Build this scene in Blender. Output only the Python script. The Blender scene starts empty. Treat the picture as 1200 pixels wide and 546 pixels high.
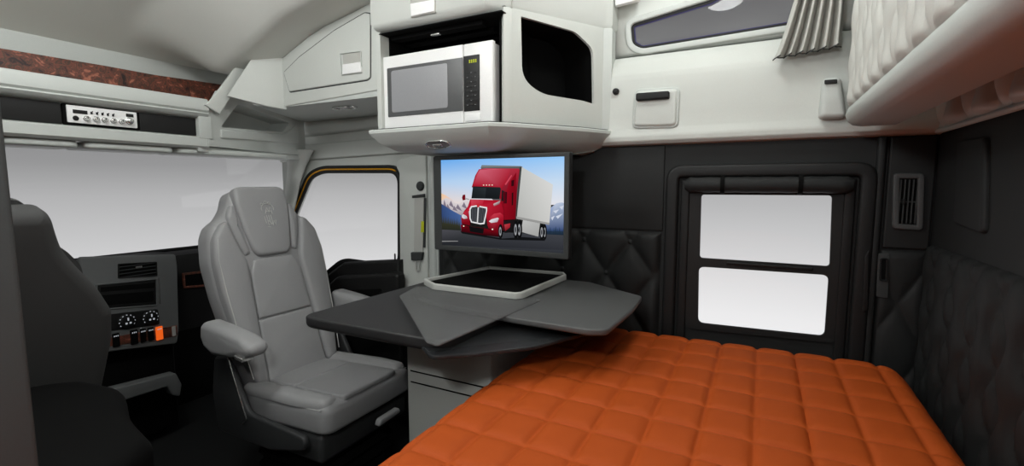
import bpy, bmesh, math, random
from mathutils import Vector, Matrix
from mathutils.geometry import tessellate_polygon
random.seed(7)
PI = math.pi
sc = bpy.context.scene
COL = sc.collection

# ------------------------------------------------------------------ camera geometry (metres, z up, +Y = towards windshield, +X = towards passenger side)
CA, CP, CF = math.radians(27.7), math.radians(5.75), 556.0
CC = Vector((0, 0, 1.3))
FW = Vector((math.cos(CA)*math.cos(CP), math.sin(CA)*math.cos(CP), -math.sin(CP)))
RT = Vector((math.sin(CA), -math.cos(CA), 0))
UP = RT.cross(FW)
def ray(x, y): return FW*CF + RT*(x-600) - UP*(y-273)
def at(x, y, ax, v):
    """point of the real plane ax = v that the photograph shows at (x, y)"""
    d = ray(x, y); i = 'XYZ'.index(ax)
    return CC + d*((v-CC[i])/d[i])
def atp(x, y, p0, n):
    d = ray(x, y)
    return CC + d*((Vector(p0)-CC).dot(n)/d.dot(n))

# ------------------------------------------------------------------ mesh helpers
def frame(o, u, v):
    u = Vector(u).normalized(); v = Vector(v); v = (v-u*v.dot(u)).normalized(); n = u.cross(v)
    return Matrix(((u.x, v.x, n.x, o[0]), (u.y, v.y, n.y, o[1]), (u.z, v.z, n.z, o[2]), (0, 0, 0, 1)))
def FX(x): return frame((x, 0, 0), (0, -1, 0), (0, 0, 1))      # on a plane X = x, facing -X ; u = -Y, v = Z
def FY(y): return frame((0, y, 0), (1, 0, 0), (0, 0, 1))       # on a plane Y = y, facing -Y ; u = X
def FR(y): return frame((0, y, 0), (-1, 0, 0), (0, 0, 1))      # on a plane Y = y, facing +Y ; u = -X
def FZ(z): return frame((0, 0, z), (1, 0, 0), (0, 1, 0))
def FPL(a, b):                                                  # vertical plane through plan points a -> b, facing left of the walk reversed
    return frame((a[0], a[1], 0), (b[0]-a[0], b[1]-a[1], 0), (0, 0, 1))
def loc2(M, p):
    q = M.inverted() @ p
    return (q.x, q.y)
def px(M, pts):
    """photo points -> 2D outline on the plane of M"""
    n = M.to_3x3() @ Vector((0, 0, 1)); o = M.translation
    return [loc2(M, atp(x, y, o, n)) for x, y in pts]
def ccw(o):
    if getattr(o, 'base', None): return o
    a = sum(o[i][0]*o[(i+1) % len(o)][1]-o[(i+1) % len(o)][0]*o[i][1] for i in range(len(o)))
    return list(o) if a > 0 else list(reversed(o))
class OL(list):
    """outline that remembers the sharp polygon it was rounded from"""
    base = None
def rp(pts, r, n=5):
    """polygon with rounded corners"""
    if isinstance(r, (list, tuple)) and ccw(pts) != list(pts): r = list(reversed(r))
    pts = ccw(pts); out = OL(); N = len(pts); out.base = (pts, r, n)
    for i in range(N):
        a, b, c = Vector(pts[i-1]), Vector(pts[i]), Vector(pts[(i+1) % N])
        rr = r[i] if isinstance(r, (list, tuple)) else r
        l1, l2 = (a-b).length, (c-b).length
        d = min(rr, l1*.48, l2*.48)
        p, q = b+(a-b).normalized()*d, b+(c-b).normalized()*d
        for k in range(n+1):
            t = k/n; out.append(tuple(p*(1-t)**2+b*2*t*(1-t)+q*t*t))
    return out
def rect(x0, y0, x1, y1, r=0.0, n=5):
    return rp([(min(x0, x1), min(y0, y1)), (max(x0, x1), min(y0, y1)), (max(x0, x1), max(y0, y1)), (min(x0, x1), max(y0, y1))], max(r, 1e-4), n)
def circ(cx, cy, r, n=24): return [(cx+r*math.cos(2*PI*k/n), cy+r*math.sin(2*PI*k/n)) for k in range(n)]
def inset(o, d):
    if getattr(o, 'base', None):
        p, r, n = o.base
        return rp(inset(p, d), [max(x-d, 2e-4) for x in r] if isinstance(r, (list, tuple)) else max(r-d, 2e-4), n)
    N = len(o); res = []
    for i in range(N):
        a, b, c = Vector(o[i-1]), Vector(o[i]), Vector(o[(i+1) % N])
        e1, e2 = b-a, c-b
        if e1.length < 1e-9: e1 = e2
        if e2.length < 1e-9: e2 = e1
        e1, e2 = e1.normalized(), e2.normalized()
        n1, n2 = Vector((-e1.y, e1.x)), Vector((-e2.y, e2.x))
        m = n1+n2
        if m.length < 1e-6: m = n1
        m.normalize(); k = max(.45, m.dot(n1))
        res.append(tuple(b+m*(d/k)))
    return res
class G:
    def __init__(s): s.v = []; s.f = []; s.m = []
    def add(s, vs, fs, m=0):
        b = len(s.v); s.v += [Vector(p) for p in vs]
        for f in fs: s.f.append([i+b for i in f]); s.m.append(m)
        return s
    def loft(s, rings, c0=True, c1=True, close=True, m=0):
        n = len(rings[0]); vs = [p for r in rings for p in r]; fs = []
        for k in range(len(rings)-1):
            for i in range(n if close else n-1):
                j = (i+1) % n
                fs.append([k*n+i, k*n+j, (k+1)*n+j, (k+1)*n+i])
        if c0: fs.append(list(range(n))[::-1])
        if c1: fs.append([(len(rings)-1)*n+i for i in range(n)])
        return s.add(vs, fs, m)
    def slab(s, M, o, t, r=.003, rb=0, puff=0, m=0, z0=0, k=4, bottom=True):
        o = ccw(o); R = []
        def ring(oo, z): R.append([M @ Vector((p[0], p[1], z0+z)) for p in oo])
        if rb:
            for i in range(k+1):
                a = i/k*PI/2; ring(inset(o, rb*(1-math.sin(a))), rb*(1-math.cos(a)))
        else: ring(o, 0)
        r = min(r, t)
        for i in range(k+1):
            a = i/k*PI/2; oo = inset(o, r*(1-math.cos(a))); ring(oo, t-r+r*math.sin(a))
        if puff:
            cx = sum(p[0] for p in oo)/len(oo); cy = sum(p[1] for p in oo)/len(oo)
            for q in (.93, .82, .66, .45, .2):
                ring([(cx+(p[0]-cx)*q, cy+(p[1]-cy)*q) for p in oo], t+puff*(1-q*q))
        return s.loft(R, bottom, True, True, m)
    def rim(s, M, outer, inner, t, r=.003, m=0, z0=0, k=3):
        outer, inner = ccw(outer), ccw(inner); R = []
        def ring(oo, z): R.append([M @ Vector((p[0], p[1], z0+z)) for p in oo])
        ring(outer, 0)
        for i in range(k+1):
            a = i/k*PI/2; ring(inset(outer, r*(1-math.cos(a))), t-r+r*math.sin(a))
        for i in range(k, -1, -1):
            a = i/k*PI/2; ring(inset(inner, -r*(1-math.cos(a))), t-r+r*math.sin(a))
        ring(inner, 0); R.append(R[0])
        return s.loft(R, False, False, True, m)
    def holed(s, M, outer, holes, t, m=0, z0=0):
        outer = ccw(outer); holes = [ccw(h) for h in holes]
        loops = [outer]+holes
        tri = tessellate_polygon([[Vector((p[0], p[1], 0)) for p in l] for l in loops])
        flat = [p for l in loops for p in l]; N = len(flat)
        vs = [M @ Vector((p[0], p[1], z0+t)) for p in flat]+[M @ Vector((p[0], p[1], z0)) for p in flat]
        fs = [list(f) for f in tri]+[[i+N for i in f][::-1] for f in tri]
        b = 0
        for l in loops:
            n = len(l)
            for i in range(n): fs.append([b+i, b+(i+1) % n, N+b+(i+1) % n, N+b+i])
            b += n
        return s.add(vs, fs, m)
    def box(s, a, b, m=0, bev=0.0):
        x0, x1 = sorted((a[0], b[0])); y0, y1 = sorted((a[1], b[1])); z0, z1 = sorted((a[2], b[2]))
        if bev <= 0: return s.slab(FZ(z0), [(x0, y0), (x1, y0), (x1, y1), (x0, y1)], z1-z0, 0, 0, k=1, m=m)
        return s.slab(FZ(z0), rect(x0, y0, x1, y1, bev, 3), z1-z0, bev, bev, k=3, m=m)
    def prism(s, pts3, d, m=0):
        """planar 3D polygon pushed along d"""
        return s.loft([pts3, [Vector(p)+Vector(d) for p in pts3]], m=m)
    def tube(s, path, r, n=10, closed=False, m=0, flat=1.0, nrm=None):
        path = [Vector(p) for p in path]; R = []; prev = None; N = len(path)
        for i, p in enumerate(path):
            a = path[i-1] if (i or closed) else p; c = path[(i+1) % N] if (i < N-1 or closed) else p
            t = (c-a).normalized()
            if nrm is not None: x = Vector(nrm)
            elif prev is None: x = Vector((0, 0, 1)) if abs(t.z) < .9 else Vector((1, 0, 0))
            else: x = prev
            x = (x-t*x.dot(t)).normalized(); prev = x; y = t.cross(x)
            rr = r[i] if isinstance(r, (list, tuple)) else r
            R.append([p+(x*math.cos(2*PI*k/n)*flat+y*math.sin(2*PI*k/n))*rr for k in range(n)])
        if closed: R.append(R[0])
        return s.loft(R, not closed, not closed, True, m)
    def turn(s, M, prof, n=24, m=0):
        """lathe: prof = (radius, height) about the n axis of M"""
        return s.loft([[M @ Vector((r*math.cos(2*PI*k/n), r*math.sin(2*PI*k/n), h)) for k in range(n)] for r, h in prof], m=m)
    def grid(s, nu, nv, fn, m=0):
        vs = [fn(i/nu, j/nv) for j in range(nv+1) for i in range(nu+1)]
        fs = [[j*(nu+1)+i, j*(nu+1)+i+1, (j+1)*(nu+1)+i+1, (j+1)*(nu+1)+i] for j in range(nv) for i in range(nu)]
        return s.add(vs, fs, m)
    def pad(s, M, u0, v0, u1, v1, nu, nv, hf, base=0, m=0):
        """padded panel: a height field with its edge brought down to the base"""
        def fn(a, b):
            u, v = u0+(u1-u0)*a, v0+(v1-v0)*b
            e = min(u-u0, u1-u, v-v0, v1-v); k = min(1, max(0, e/.03)); k = math.sqrt(max(0, 1-(1-k)**2))
            return M @ Vector((u, v, base+.001+hf(u, v)*k))
        s.grid(nu, nv, fn, m)
        o = [(u0, v0), (u1, v0), (u1, v1), (u0, v1)]
        s.loft([[M @ Vector((p[0], p[1], base+.0005)) for p in o], [M @ Vector((p[0], p[1], base+.001)) for p in o]], True, False, True, m)
        return s

def link(name, g, mats, local_to=None, parent=None, sharp=38):
    me = bpy.data.meshes.new(name)
    inv = local_to.inverted() if local_to is not None else None
    vs = [tuple(inv @ p) if inv else tuple(p) for p in g.v]
    me.from_pydata(vs, [], g.f)
    if not isinstance(mats, (list, tuple)): mats = [mats]
    for mm in mats: me.materials.append(mm)
    for p, k in zip(me.polygons, g.m): p.material_index = k
    bm = bmesh.new(); bm.from_mesh(me)
    bmesh.ops.remove_doubles(bm, verts=bm.verts, dist=1e-6)
    bmesh.ops.recalc_face_normals(bm, faces=bm.faces)
    for f in bm.faces: f.smooth = True
    for e in bm.edges:
        if len(e.link_faces) == 2 and e.calc_face_angle(0) > math.radians(sharp): e.smooth = False
    bm.to_mesh(me); bm.free()
    o = bpy.data.objects.new(name, me); COL.objects.link(o)
    if parent: o.parent = parent
    return o
ORG = {}
def tag(o, label, cat, group=None):
    o['label'] = label; o['category'] = cat
    if group: o['group'] = group
    return o
def thing(name, label, cat, loc, rz=0, group=None):
    o = bpy.data.objects.new(name, None); COL.objects.link(o)
    o.empty_display_size = .05; o.location = loc; o.rotation_euler = (0, 0, rz)
    ORG[o] = Matrix.Translation(Vector(loc)) @ Matrix.Rotation(rz, 4, 'Z')
    return tag(o, label, cat, group)
def part(name, g, mats, parent, label=None, local=False, sharp=38):
    o = link(name, g, mats, None if local else ORG[parent], parent, sharp)
    ORG[o] = ORG[parent]
    if label: o['label'] = label
    return o
def single(name, g, mats, label, cat, group=None, sharp=38):
    lo = [min(p[i] for p in g.v) for i in range(3)]; hi = [max(p[i] for p in g.v) for i in range(3)]
    base = Vector(((lo[0]+hi[0])/2, (lo[1]+hi[1])/2, lo[2]))
    o = link(name, g, mats, Matrix.Translation(base), None, sharp); o.location = base
    ORG[o] = Matrix.Translation(base)
    return tag(o, label, cat, group)
def struct(name, g, mats, parent=None, sharp=38):
    o = link(name, g, mats, ORG[parent] if parent else None, parent, sharp); ORG[o] = ORG[parent] if parent else Matrix()
    if not parent: o['kind'] = 'structure'
    return o
def struct_root(name, loc=(0, 0, 0)):
    o = bpy.data.objects.new(name, None); COL.objects.link(o); o.location = loc
    ORG[o] = Matrix.Translation(Vector(loc)); o['kind'] = 'structure'
    return o

# ------------------------------------------------------------------ materials
def lin(c): return tuple(((x/255)/12.92 if x/255 <= .04045 else ((x/255+.055)/1.055)**2.4) for x in c)+(1,)
def mat(name, c, rough=.55, bump=.0, scale=250, spec=.4, metal=0, vary=.06, coat=0):
    m = bpy.data.materials.new(name); m.use_nodes = True; nt = m.node_tree; b = nt.nodes['Principled BSDF']
    tc = nt.nodes.new('ShaderNodeTexCoord'); nz = nt.nodes.new('ShaderNodeTexNoise')
    nz.inputs['Scale'].default_value = scale; nz.inputs['Detail'].default_value = 3
    nt.links.new(tc.outputs['Object'], nz.inputs['Vector'])
    mx = nt.nodes.new('ShaderNodeMix'); mx.data_type = 'RGBA'
    l = lin(c)
    mx.inputs[6].default_value = tuple(x*(1-vary) for x in l[:3])+(1,); mx.inputs[7].default_value = tuple(min(1, x*(1+vary)) for x in l[:3])+(1,)
    nt.links.new(nz.outputs['Fac'], mx.inputs[0]); nt.links.new(mx.outputs[2], b.inputs['Base Color'])
    b.inputs['Roughness'].default_value = rough; b.inputs['Metallic'].default_value = metal
    b.inputs['Specular IOR Level'].default_value = spec; b.inputs['Coat Weight'].default_value = coat
    if bump:
        bp = nt.nodes.new('ShaderNodeBump'); bp.inputs['Strength'].default_value = bump; bp.inputs['Distance'].default_value = .002
        nt.links.new(nz.outputs['Fac'], bp.inputs['Height']); nt.links.new(bp.outputs['Normal'], b.inputs['Normal'])
    return m
def emit(name, c, s=1):
    m = bpy.data.materials.new(name); m.use_nodes = True; nt = m.node_tree; nt.nodes.clear()
    e = nt.nodes.new('ShaderNodeEmission'); e.inputs[0].default_value = lin(c); e.inputs[1].default_value = s
    o = nt.nodes.new('ShaderNodeOutputMaterial'); nt.links.new(e.outputs[0], o.inputs[0]); return m
def glass(name, tint=(1, 1, 1), refl=.025, rough=.02):
    m = bpy.data.materials.new(name); m.use_nodes = True; nt = m.node_tree; nt.nodes.clear()
    t = nt.nodes.new('ShaderNodeBsdfTransparent'); t.inputs[0].default_value = tint+(1,)
    g = nt.nodes.new('ShaderNodeBsdfGlossy'); g.inputs['Roughness'].default_value = rough
    x = nt.nodes.new('ShaderNodeMixShader'); x.inputs[0].default_value = refl
    o = nt.nodes.new('ShaderNodeOutputMaterial')
    nt.links.new(t.outputs[0], x.inputs[1]); nt.links.new(g.outputs[0], x.inputs[2]); nt.links.new(x.outputs[0], o.inputs[0]); return m
def smoky(name, c, alpha, rough=.4):
    m = mat(name, c, rough, 0); m.node_tree.nodes['Principled BSDF'].inputs['Alpha'].default_value = alpha; return m
def burl(name):
    m = bpy.data.materials.new(name); m.use_nodes = True; nt = m.node_tree; b = nt.nodes['Principled BSDF']
    tc = nt.nodes.new('ShaderNodeTexCoord')
    n1 = nt.nodes.new('ShaderNodeTexNoise'); n1.inputs['Scale'].default_value = 22; n1.inputs['Detail'].default_value = 5; n1.inputs['Distortion'].default_value = 2.2
    n2 = nt.nodes.new('ShaderNodeTexVoronoi'); n2.inputs['Scale'].default_value = 34
    ad = nt.nodes.new('ShaderNodeMath'); ad.operation = 'MULTIPLY_ADD'; ad.inputs[1].default_value = .35
    r = nt.nodes.new('ShaderNodeValToRGB'); e = r.color_ramp.elements
    e[0].position = .36; e[0].color = lin((24, 16, 13)); e[1].position = .92; e[1].color = lin((178, 112, 88))
    for p, c in ((.50, (48, 27, 22)), (.57, (104, 54, 42)), (.63, (62, 48, 34)), (.70, (122, 64, 48)), (.78, (84, 50, 38)), (.84, (146, 82, 62))):
        k = e.new(p); k.color = lin(c)
    nt.links.new(tc.outputs['Object'], n1.inputs['Vector']); nt.links.new(n1.outputs['Color'], n2.inputs['Vector']) if False else nt.links.new(tc.outputs['Object'], n2.inputs['Vector'])
    nt.links.new(n2.outputs['Distance'], ad.inputs[0]); nt.links.new(n1.outputs['Fac'], ad.inputs[2])
    nt.links.new(ad.outputs[0], r.inputs[0]); nt.links.new(r.outputs[0], b.inputs['Base Color'])
    b.inputs['Roughness'].default_value = .45
    return m
def vcol(name):
    m = bpy.data.materials.new(name); m.use_nodes = True; nt = m.node_tree; nt.nodes.clear()
    a = nt.nodes.new('ShaderNodeAttribute'); a.attribute_name = 'pic'
    e = nt.nodes.new('ShaderNodeEmission'); o = nt.nodes.new('ShaderNodeOutputMaterial')
    nt.links.new(a.outputs['Color'], e.inputs[0]); nt.links.new(e.outputs[0], o.inputs[0]); return m

M_WHITE = mat('light_grey_moulding', (203, 206, 201), .5, .05, 400, .3)
M_WHITE2 = mat('light_grey_moulding_cool', (194, 198, 194), .5, .05, 400, .3)
M_ROOF = mat('headliner_cloth', (221, 222, 216), .8, .12, 700, .2)
M_WQUILT = mat('pale_quilted_vinyl', (200, 200, 194), .45, .08, 300, .35)
M_BLACKW = mat('black_wall_vinyl', (34, 35, 35), .6, .1, 300, .25)
M_BLACKP = mat('black_plastic', (25, 25, 25), .5, .05, 400, .3)
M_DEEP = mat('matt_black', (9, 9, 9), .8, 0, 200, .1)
M_DASH = mat('dark_grey_dash', (58, 60, 60), .6, .1, 500, .3)
M_STACK = mat('slate_grey_dash_panel', (105, 107, 107), .6, .1, 500, .3)
M_VENT = mat('vent_grey_plastic', (72, 73, 73), .5, .05)
M_LEATHER = mat('grey_leather', (154, 154, 155), .45, .15, 420, .35)
M_LEATHER2 = mat('mid_grey_leather', (142, 142, 143), .45, .15, 420, .35)
M_STITCH = mat('pale_stitching', (186, 186, 184), .6, 0)
M_SEATPL = mat('charcoal_seat_plastic', (50, 51, 52), .5, .05)
M_DARKSEAT = mat('charcoal_seat_cloth', (74, 74, 74), .8, .2, 600, .15)
M_FLOOR = mat('black_floor_mat', (32, 33, 33), .85, .2, 90, .15)
M_ORANGE = mat('burnt_orange_quilt', (172, 74, 22), .65, .15, 500, .2)
M_TABLE = mat('charcoal_table_laminate', (45, 45, 46), .45, .03, 300, .35)
M_TABLE2 = mat('grey_table_laminate', (86, 87, 87), .45, .03, 300, .35)
M_GHOST = smoky('ghost_table_light', (112, 113, 113), .42)  # translucent ghost image of the table partway round
M_GHOSTD = smoky('ghost_table_dark', (48, 50, 52), .72)  # darker ghost image of the turned table
M_RIM = mat('pale_grey_rim', (178, 179, 175), .5, .02)
M_CAB = mat('grey_cabinet', (185, 187, 182), .6, .05)
M_CHROME = mat('polished_metal', (214, 214, 212), .2, 0, 100, .5, .9, .02)
M_STEEL = mat('white_enamel', (240, 240, 239), .35, 0, 300, .4)
M_MWDOOR = mat('microwave_dark_trim', (86, 87, 88), .35, 0)
M_MWGLASS = mat('microwave_grey_mesh', (150, 151, 154), .35, .0)
M_BURL = burl('red_brown_burl')
M_ORSW = emit('orange_backlight', (226, 92, 28), 1)
M_LCD = emit('green_digits', (190, 200, 60), 1)
M_MARK = mat('pale_print', (205, 208, 212), .5, 0)
M_SWITCHMARK = emit('backlit_mark', (170, 175, 180), .8)
M_YELLOW = mat('yellow_body_paint', (214, 150, 20), .35, 0)
M_LIME = mat('lime_tag', (200, 205, 40), .6, 0)
M_RUBBER = mat('black_rubber_seal', (22, 22, 22), .6, 0)
M_BLUESEAL = mat('indigo_seal', (52, 48, 104), .5, 0)
M_BELT = mat('grey_belt_webbing', (185, 185, 180), .8, .2, 700)
M_CURTAIN = mat('grey_curtain_cloth', (182, 182, 176), .8, .2, 600, .15)
M_GLASS = glass('clear_glass')
M_GLASSD = glass('tinted_glass', (.80, .80, .80))
M_LENS = glass('lamp_lens', (.85, .85, .85), .3, .1)
M_SCREEN = vcol('screen_picture')
M_FILL = emit('fill_light_diffuser', (255, 250, 240), 3)  # glow of the added fill lights

# ================================================================== SETTING
XW, YR, ZT = 1.90, -.47, 1.457
g = G(); g.box((-.35, -.55, -.04), (2.05, 3.2, 0)); struct('floor', g, M_FLOOR)

# roof: crowned shell rising from the header to the sleeper ceiling
def roof(x, y):
    c = lambda t: max(0, min(1, t))
    f = 1.864+.385*(2.42-y)
    if y < 1.15:
        t = c((y-.65)/.5); f = 2.435+(f-2.435)*(3*t*t-2*t**3)
    k = c((x-1.02)/.30)**1.2; sy_ = c((2.42-y)/.26); sy_ = sy_*sy_*(3-2*sy_)
    f -= (.15+.07*c((1.75-y)/.35))*k*sy_*c((y-.65)/.6)
    k = max(0, (.15-x)/.5); f -= .2*k*k
    return f
g = G(); g.grid(96, 80, lambda a, b: Vector((-.35+2.40*a, -.55+3.0*b, roof(-.35+2.40*a, -.55+3.0*b))))
struct('ceiling', g, M_ROOF, sharp=60)
# ribs pressed in the roof liner: soft creases
# left wall and rear wall
g = G(); g.box((-.36, -.55, 0), (-.32, 3.2, 2.5)); struct('wall_left', g, M_DASH)
g = G(); g.box((-.32, -.55, 0), (1.95, YR, 2.5)); struct('wall_rear', g, M_BLACKW)
# firewall under the dash
g = G(); g.box((-.32, 3.0, 0), (1.97, 3.05, .93)); struct('wall_front', g, M_DEEP)

# ---- black sleeper side wall with the window opening
M = FX(XW)
win_o = rect(-.325, .60, .325, 1.375, .06)
hole = rp(px(M, [(818, 226), (978, 227), (968, 396), (814, 380)]), .02, 5)
g = G(); g.holed(M, [(-1.44, .0), (.47, .0), (.47, ZT), (-1.44, ZT)], [hole], .0, z0=0)
g.holed(M, [(-1.44, .0), (.47, .0), (.47, ZT), (-1.44, ZT)], [hole], .03, z0=-.03)
struct('wall_right', g, M_BLACKW)
# plain padded panel above the tufted one, and the corner panel that carries the vent
g = G(); g.slab(M, rect(-1.40, 1.123, -.335, 1.452, .006), .006, .004)
struct('trim_1', g, M_BLACKW)
g = G(); g.slab(M, rect(.350, 1.10, .466, 1.452, .004), .012, .006)
struct('trim_2', g, M_BLACKW)
g = G(); g.slab(M, rect(.318, .55, .342, 1.452, .006), .022, .01)
struct('trim_3', g, M_BLACKW)

# ---- window_1 : stepped surround, two panes
w1 = struct_root('window_1', (XW, 0, .6))
gl_top = rp(px(M, [(822, 228), (975, 229), (972, 312), (820, 302)]), .012, 5)
gl_bot = rp(px(M, [(819, 312), (971, 322), (966, 394), (818, 378)]), .022, 5)
g = G()
g.rim(M, win_o, inset(win_o, .046), .026, .010)
g.rim(M, inset(win_o, .054), inset(win_o, .086), .013, .006)
struct('window_frame', g, M_BLACKP, w1)
mid = rp(px(M, [(806, 222), (992, 222), (982, 402), (803, 384)]), .03, 5)
g = G(); g.holed(M, mid, [gl_top, gl_bot], .014, z0=-.006); struct('sash', g, M_RUBBER, w1)
for pane in (gl_top, gl_bot):
    g = G(); g.slab(M, inset(pane, -.004), .004, .001, z0=-.014); struct('pane', g, M_GLASS, w1)
g = G(); M2 = FX(XW-.008)
g.slab(M2, rect(*px(M, [(852, 306)])[0], *px(M, [(952, 316)])[0], .003), .010, .003); struct('sash_bar', g, M_BLACKP, w1)

# ---- white upper side panel: rolled bottom edge, flat face, sloped sill and the recess of the top window
prof = [(1.93, ZT), (1.90, ZT-.004), (1.872, ZT), (1.858, ZT+.012), (1.856, ZT+.03), (1.866, 1.52), (1.868, 1.70), (1.873, 1.725), (1.90, 1.775), (1.925, 1.80), (1.945, 1.806)]
g = G()
def upw(a, b):
    t = b*(len(prof)-1); i = min(int(t), len(prof)-2); t -= i
    return Vector((prof[i][0]*(1-t)+prof[i+1][0]*t, .62-1.09*a, prof[i][1]*(1-t)+prof[i+1][1]*t))
g.grid(1, 40, upw)
MU = FX(1.945)
upo = rp(px(MU, [(739, 29), (741, 52), (752, 58), (962, 24), (1000, -100), (833, 0)]), .02, 5)
g.holed(MU, [(-.62, 1.806), (.47, 1.806), (.47, 2.46), (-.62, 2.46)], [upo], .0)
g.holed(MU, [(-.62, 1.806), (.47, 1.806), (.47, 2.46), (-.62, 2.46)], [upo], .04, z0=-.04)
struct('trim_4', g, M_WHITE, sharp=50)
w4 = struct_root('window_4', (1.945, .2, 1.8))
g = G(); g.rim(MU, inset(upo, -.022), inset(upo, .001), .012, .006); struct('window_frame', g, M_WHITE2, w4)
g = G(); g.rim(MU, inset(upo, -.001), inset(upo, .012), .006, .003, z0=-.006); struct('rubber_seal', g, M_RUBBER, w4)
g = G(); g.rim(MU, inset(upo, .011), inset(upo, .0145), .006, .002, z0=-.007); struct('seal_piping', g, M_BLUESEAL, w4)
g = G(); g.slab(MU, inset(upo, .008), .004, .001, z0=-.014); struct('pane', g, M_GLASS, w4)

# ---- cab side: door aperture, pillars
MD = FX(1.95)
dw = rp(px(MD, [(338, 262), (362, 203), (378, 195), (474, 194), (474, 320), (404, 310), (372, 336), (345, 345)]), .10, 6)
g = G(); g.holed(MD, [(-2.62, .70), (-1.40, .70), (-1.40, 1.70), (-2.62, 1.70)], [dw], .0)
g.holed(MD, [(-2.62, .70), (-1.40, .70), (-1.40, 1.70), (-2.62, 1.70)], [dw], .05, z0=-.05)
g.slab(MD, [(-2.62, 1.44), (-1.42, 1.47), (-1.42, 1.56), (-2.62, 1.53)], .02, .012)      # rail over the door
g.slab(MD, [(-2.62, 1.575), (-1.42, 1.61), (-1.42, 1.67), (-2.62, 1.67)], .04, .02)
struct('trim_5', g, M_WHITE)
w2 = struct_root('window_2', (1.95, 2, .85))
g = G(); g.rim(MD, inset(dw, -.004), inset(dw, .014), .016, .005); g.rim(MD, inset(dw, .020), inset(dw, .040), .012, .005); g.rim(MD, inset(dw, .012), inset(dw, .022), .004, .001); struct('window_frame', g, M_RUBBER, w2)
g = G(); oo = inset(dw, .017); n0 = [i for i, p in enumerate(oo) if p[1] > 1.02 and p[0] < -1.70]; n0.sort(key=lambda i: oo[i][0]+oo[i][1])
g.tube([MD @ Vector((oo[i][0], oo[i][1], .007)) for i in n0]+[MD @ Vector((-1.695, max(p[1] for p in oo)-.001, .007))], .0065, 8); struct('yellow_body_strip', g, M_YELLOW, w2)
g = G(); g.slab(MD, inset(dw, .002), .004, .001, z0=-.02); struct('pane', g, M_GLASS, w2)
# black door below the glass
d1 = struct_root('door_1', (1.95, 2, .1))
g = G()
dp = px(MD, [(476, 303), (411, 306), (380, 330), (352, 352)])
g.slab(MD, [dp[0], dp[1], dp[2], dp[3], (-2.62, .80), (-2.62, .05), (-1.66, .05)], .06, .015)
struct('door_panel', g, M_BLACKP, d1)
g = G(); MD2 = FX(1.89)
g.slab(MD2, rp(px(MD2, [(474, 318), (402, 322), (378, 345), (474, 350)]), .03), .05, .02); struct('door_armrest', g, M_BLACKP, d1)
g = G(); g.slab(MD2, rp(px(MD2, [(455, 336), (410, 338), (408, 350), (455, 352)]), .012), .056, .004); struct('armrest_recess', g, M_DEEP, d1)
b0 = at(463, 306, 'X', 1.91)
g = G(); g.tube([b0-Vector((0, 0, .02)), b0+Vector((0, 0, .035)), b0+Vector((0, 0, .042))], [.0045, .0045, .002], 10); struct('lock_pin', g, M_BLACKP, d1)
# lower black lining of the cab side
g = G(); g.box((1.95, 1.40, 0), (1.99, 2.62, .71)); g.box((1.905, 1.43, 0), (1.95, 1.66, .72)); struct('trim_6', g, M_DEEP)
# B-pillar cover with the sleeper opening trim
g = G()
g.slab(MD, px(MD, [(471, 203), (467, 194), (471, 186), (502, 180), (505, 345), (472, 345)]), .024, .008)
struct('trim_7', g, M_WHITE)
g = G()
yb = 1.46
for k, (x, r) in enumerate(((1.925, .022), (1.895, .018))):
    yy = yb-.028*k
    g.tube([(x, yy, .70), (x, yy, 1.0), (x, yy, 1.48)], r, 12)
g.box((1.89, 1.405, .70), (1.93, 1.45, 1.48), bev=.006)
struct('trim_8', g, M_WHITE2)
# A-pillar
g = G(); R = []
for z, x, y, w in ((.90, 1.94, 2.62, .03), (1.15, 1.925, 2.545, .032), (1.32, 1.91, 2.47, .038), (1.42, 1.90, 2.42, .05), (1.50, 1.88, 2.37, .075)):
    R.append([Vector((x+w*.9*math.cos(a)*.9, y+w*1.35*math.sin(a), z)) for a in [2*PI*k/16 for k in range(16)]])
g.loft(R); struct('trim_9', g, M_WHITE)

# ---- windshield
w3 = struct_root('window_3', (.8, 2.7, .95))
ws = [Vector((-.31, 2.46, 1.50)), Vector((1.93, 2.46, 1.50)), Vector((1.96, 2.98, .93)), Vector((-.31, 2.98, .93))]
g = G(); g.prism(ws, (0, .004, .003)); struct('pane', g, M_GLASS, w3)
g = G(); g.tube([ws[3], ws[2]], .012, 8); g.tube([ws[0], ws[1]], .012, 8); struct('rubber_seal', g, M_RUBBER, w3)

# ---- header over the windshield
yh = 2.145
hp = [(2.47, 1.485), (2.20, 1.458), (yh+.01, 1.458), (yh, 1.468), (yh, 1.502), (yh+.006, 1.507), (yh+.03, 1.508), (yh+.03, 1.588), (yh+.006, 1.589), (yh-.004, 1.596), (yh-.012, 1.606), (yh-.004, 1.612),
      (yh-.012, 1.620), (yh-.012, 1.655), (yh-.004, 1.668), (yh+.012, 1.672), (yh+.026, 1.664), (yh+.034, 1.652), (2.44, 1.652), (2.44, 1.86), (2.47, 1.86)]
g = G(); g.loft([[Vector((x, y, z)) for y, z in hp] for x in (-.32, 1.245)])
g.box((-.32, 2.434, 1.645), (1.60, 2.468, 1.93))
# right end block of the radio slot
g.box((1.205, yh-.002, 1.500), (1.26, yh+.05, 1.60), bev=.004)
struct('trim_10', g, M_WHITE2)
# visible lining in the shelf
g = G(); MB = FY(2.425)
g.slab(MB, [(-.31, 1.66), (1.50, 1.66), (1.50, 1.80)]+[loc2(MB, at(x, y, 'Y', 2.425)) for x, y in ((250, 98), (180, 88), (120, 77), (60, 67))]+[(-.31, 1.765)], .012, .003)
single('burl_shelf_lining', g, M_BURL, 'mottled red-brown burl lining at the back of the shelf over the windshield', 'shelf lining')
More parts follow.
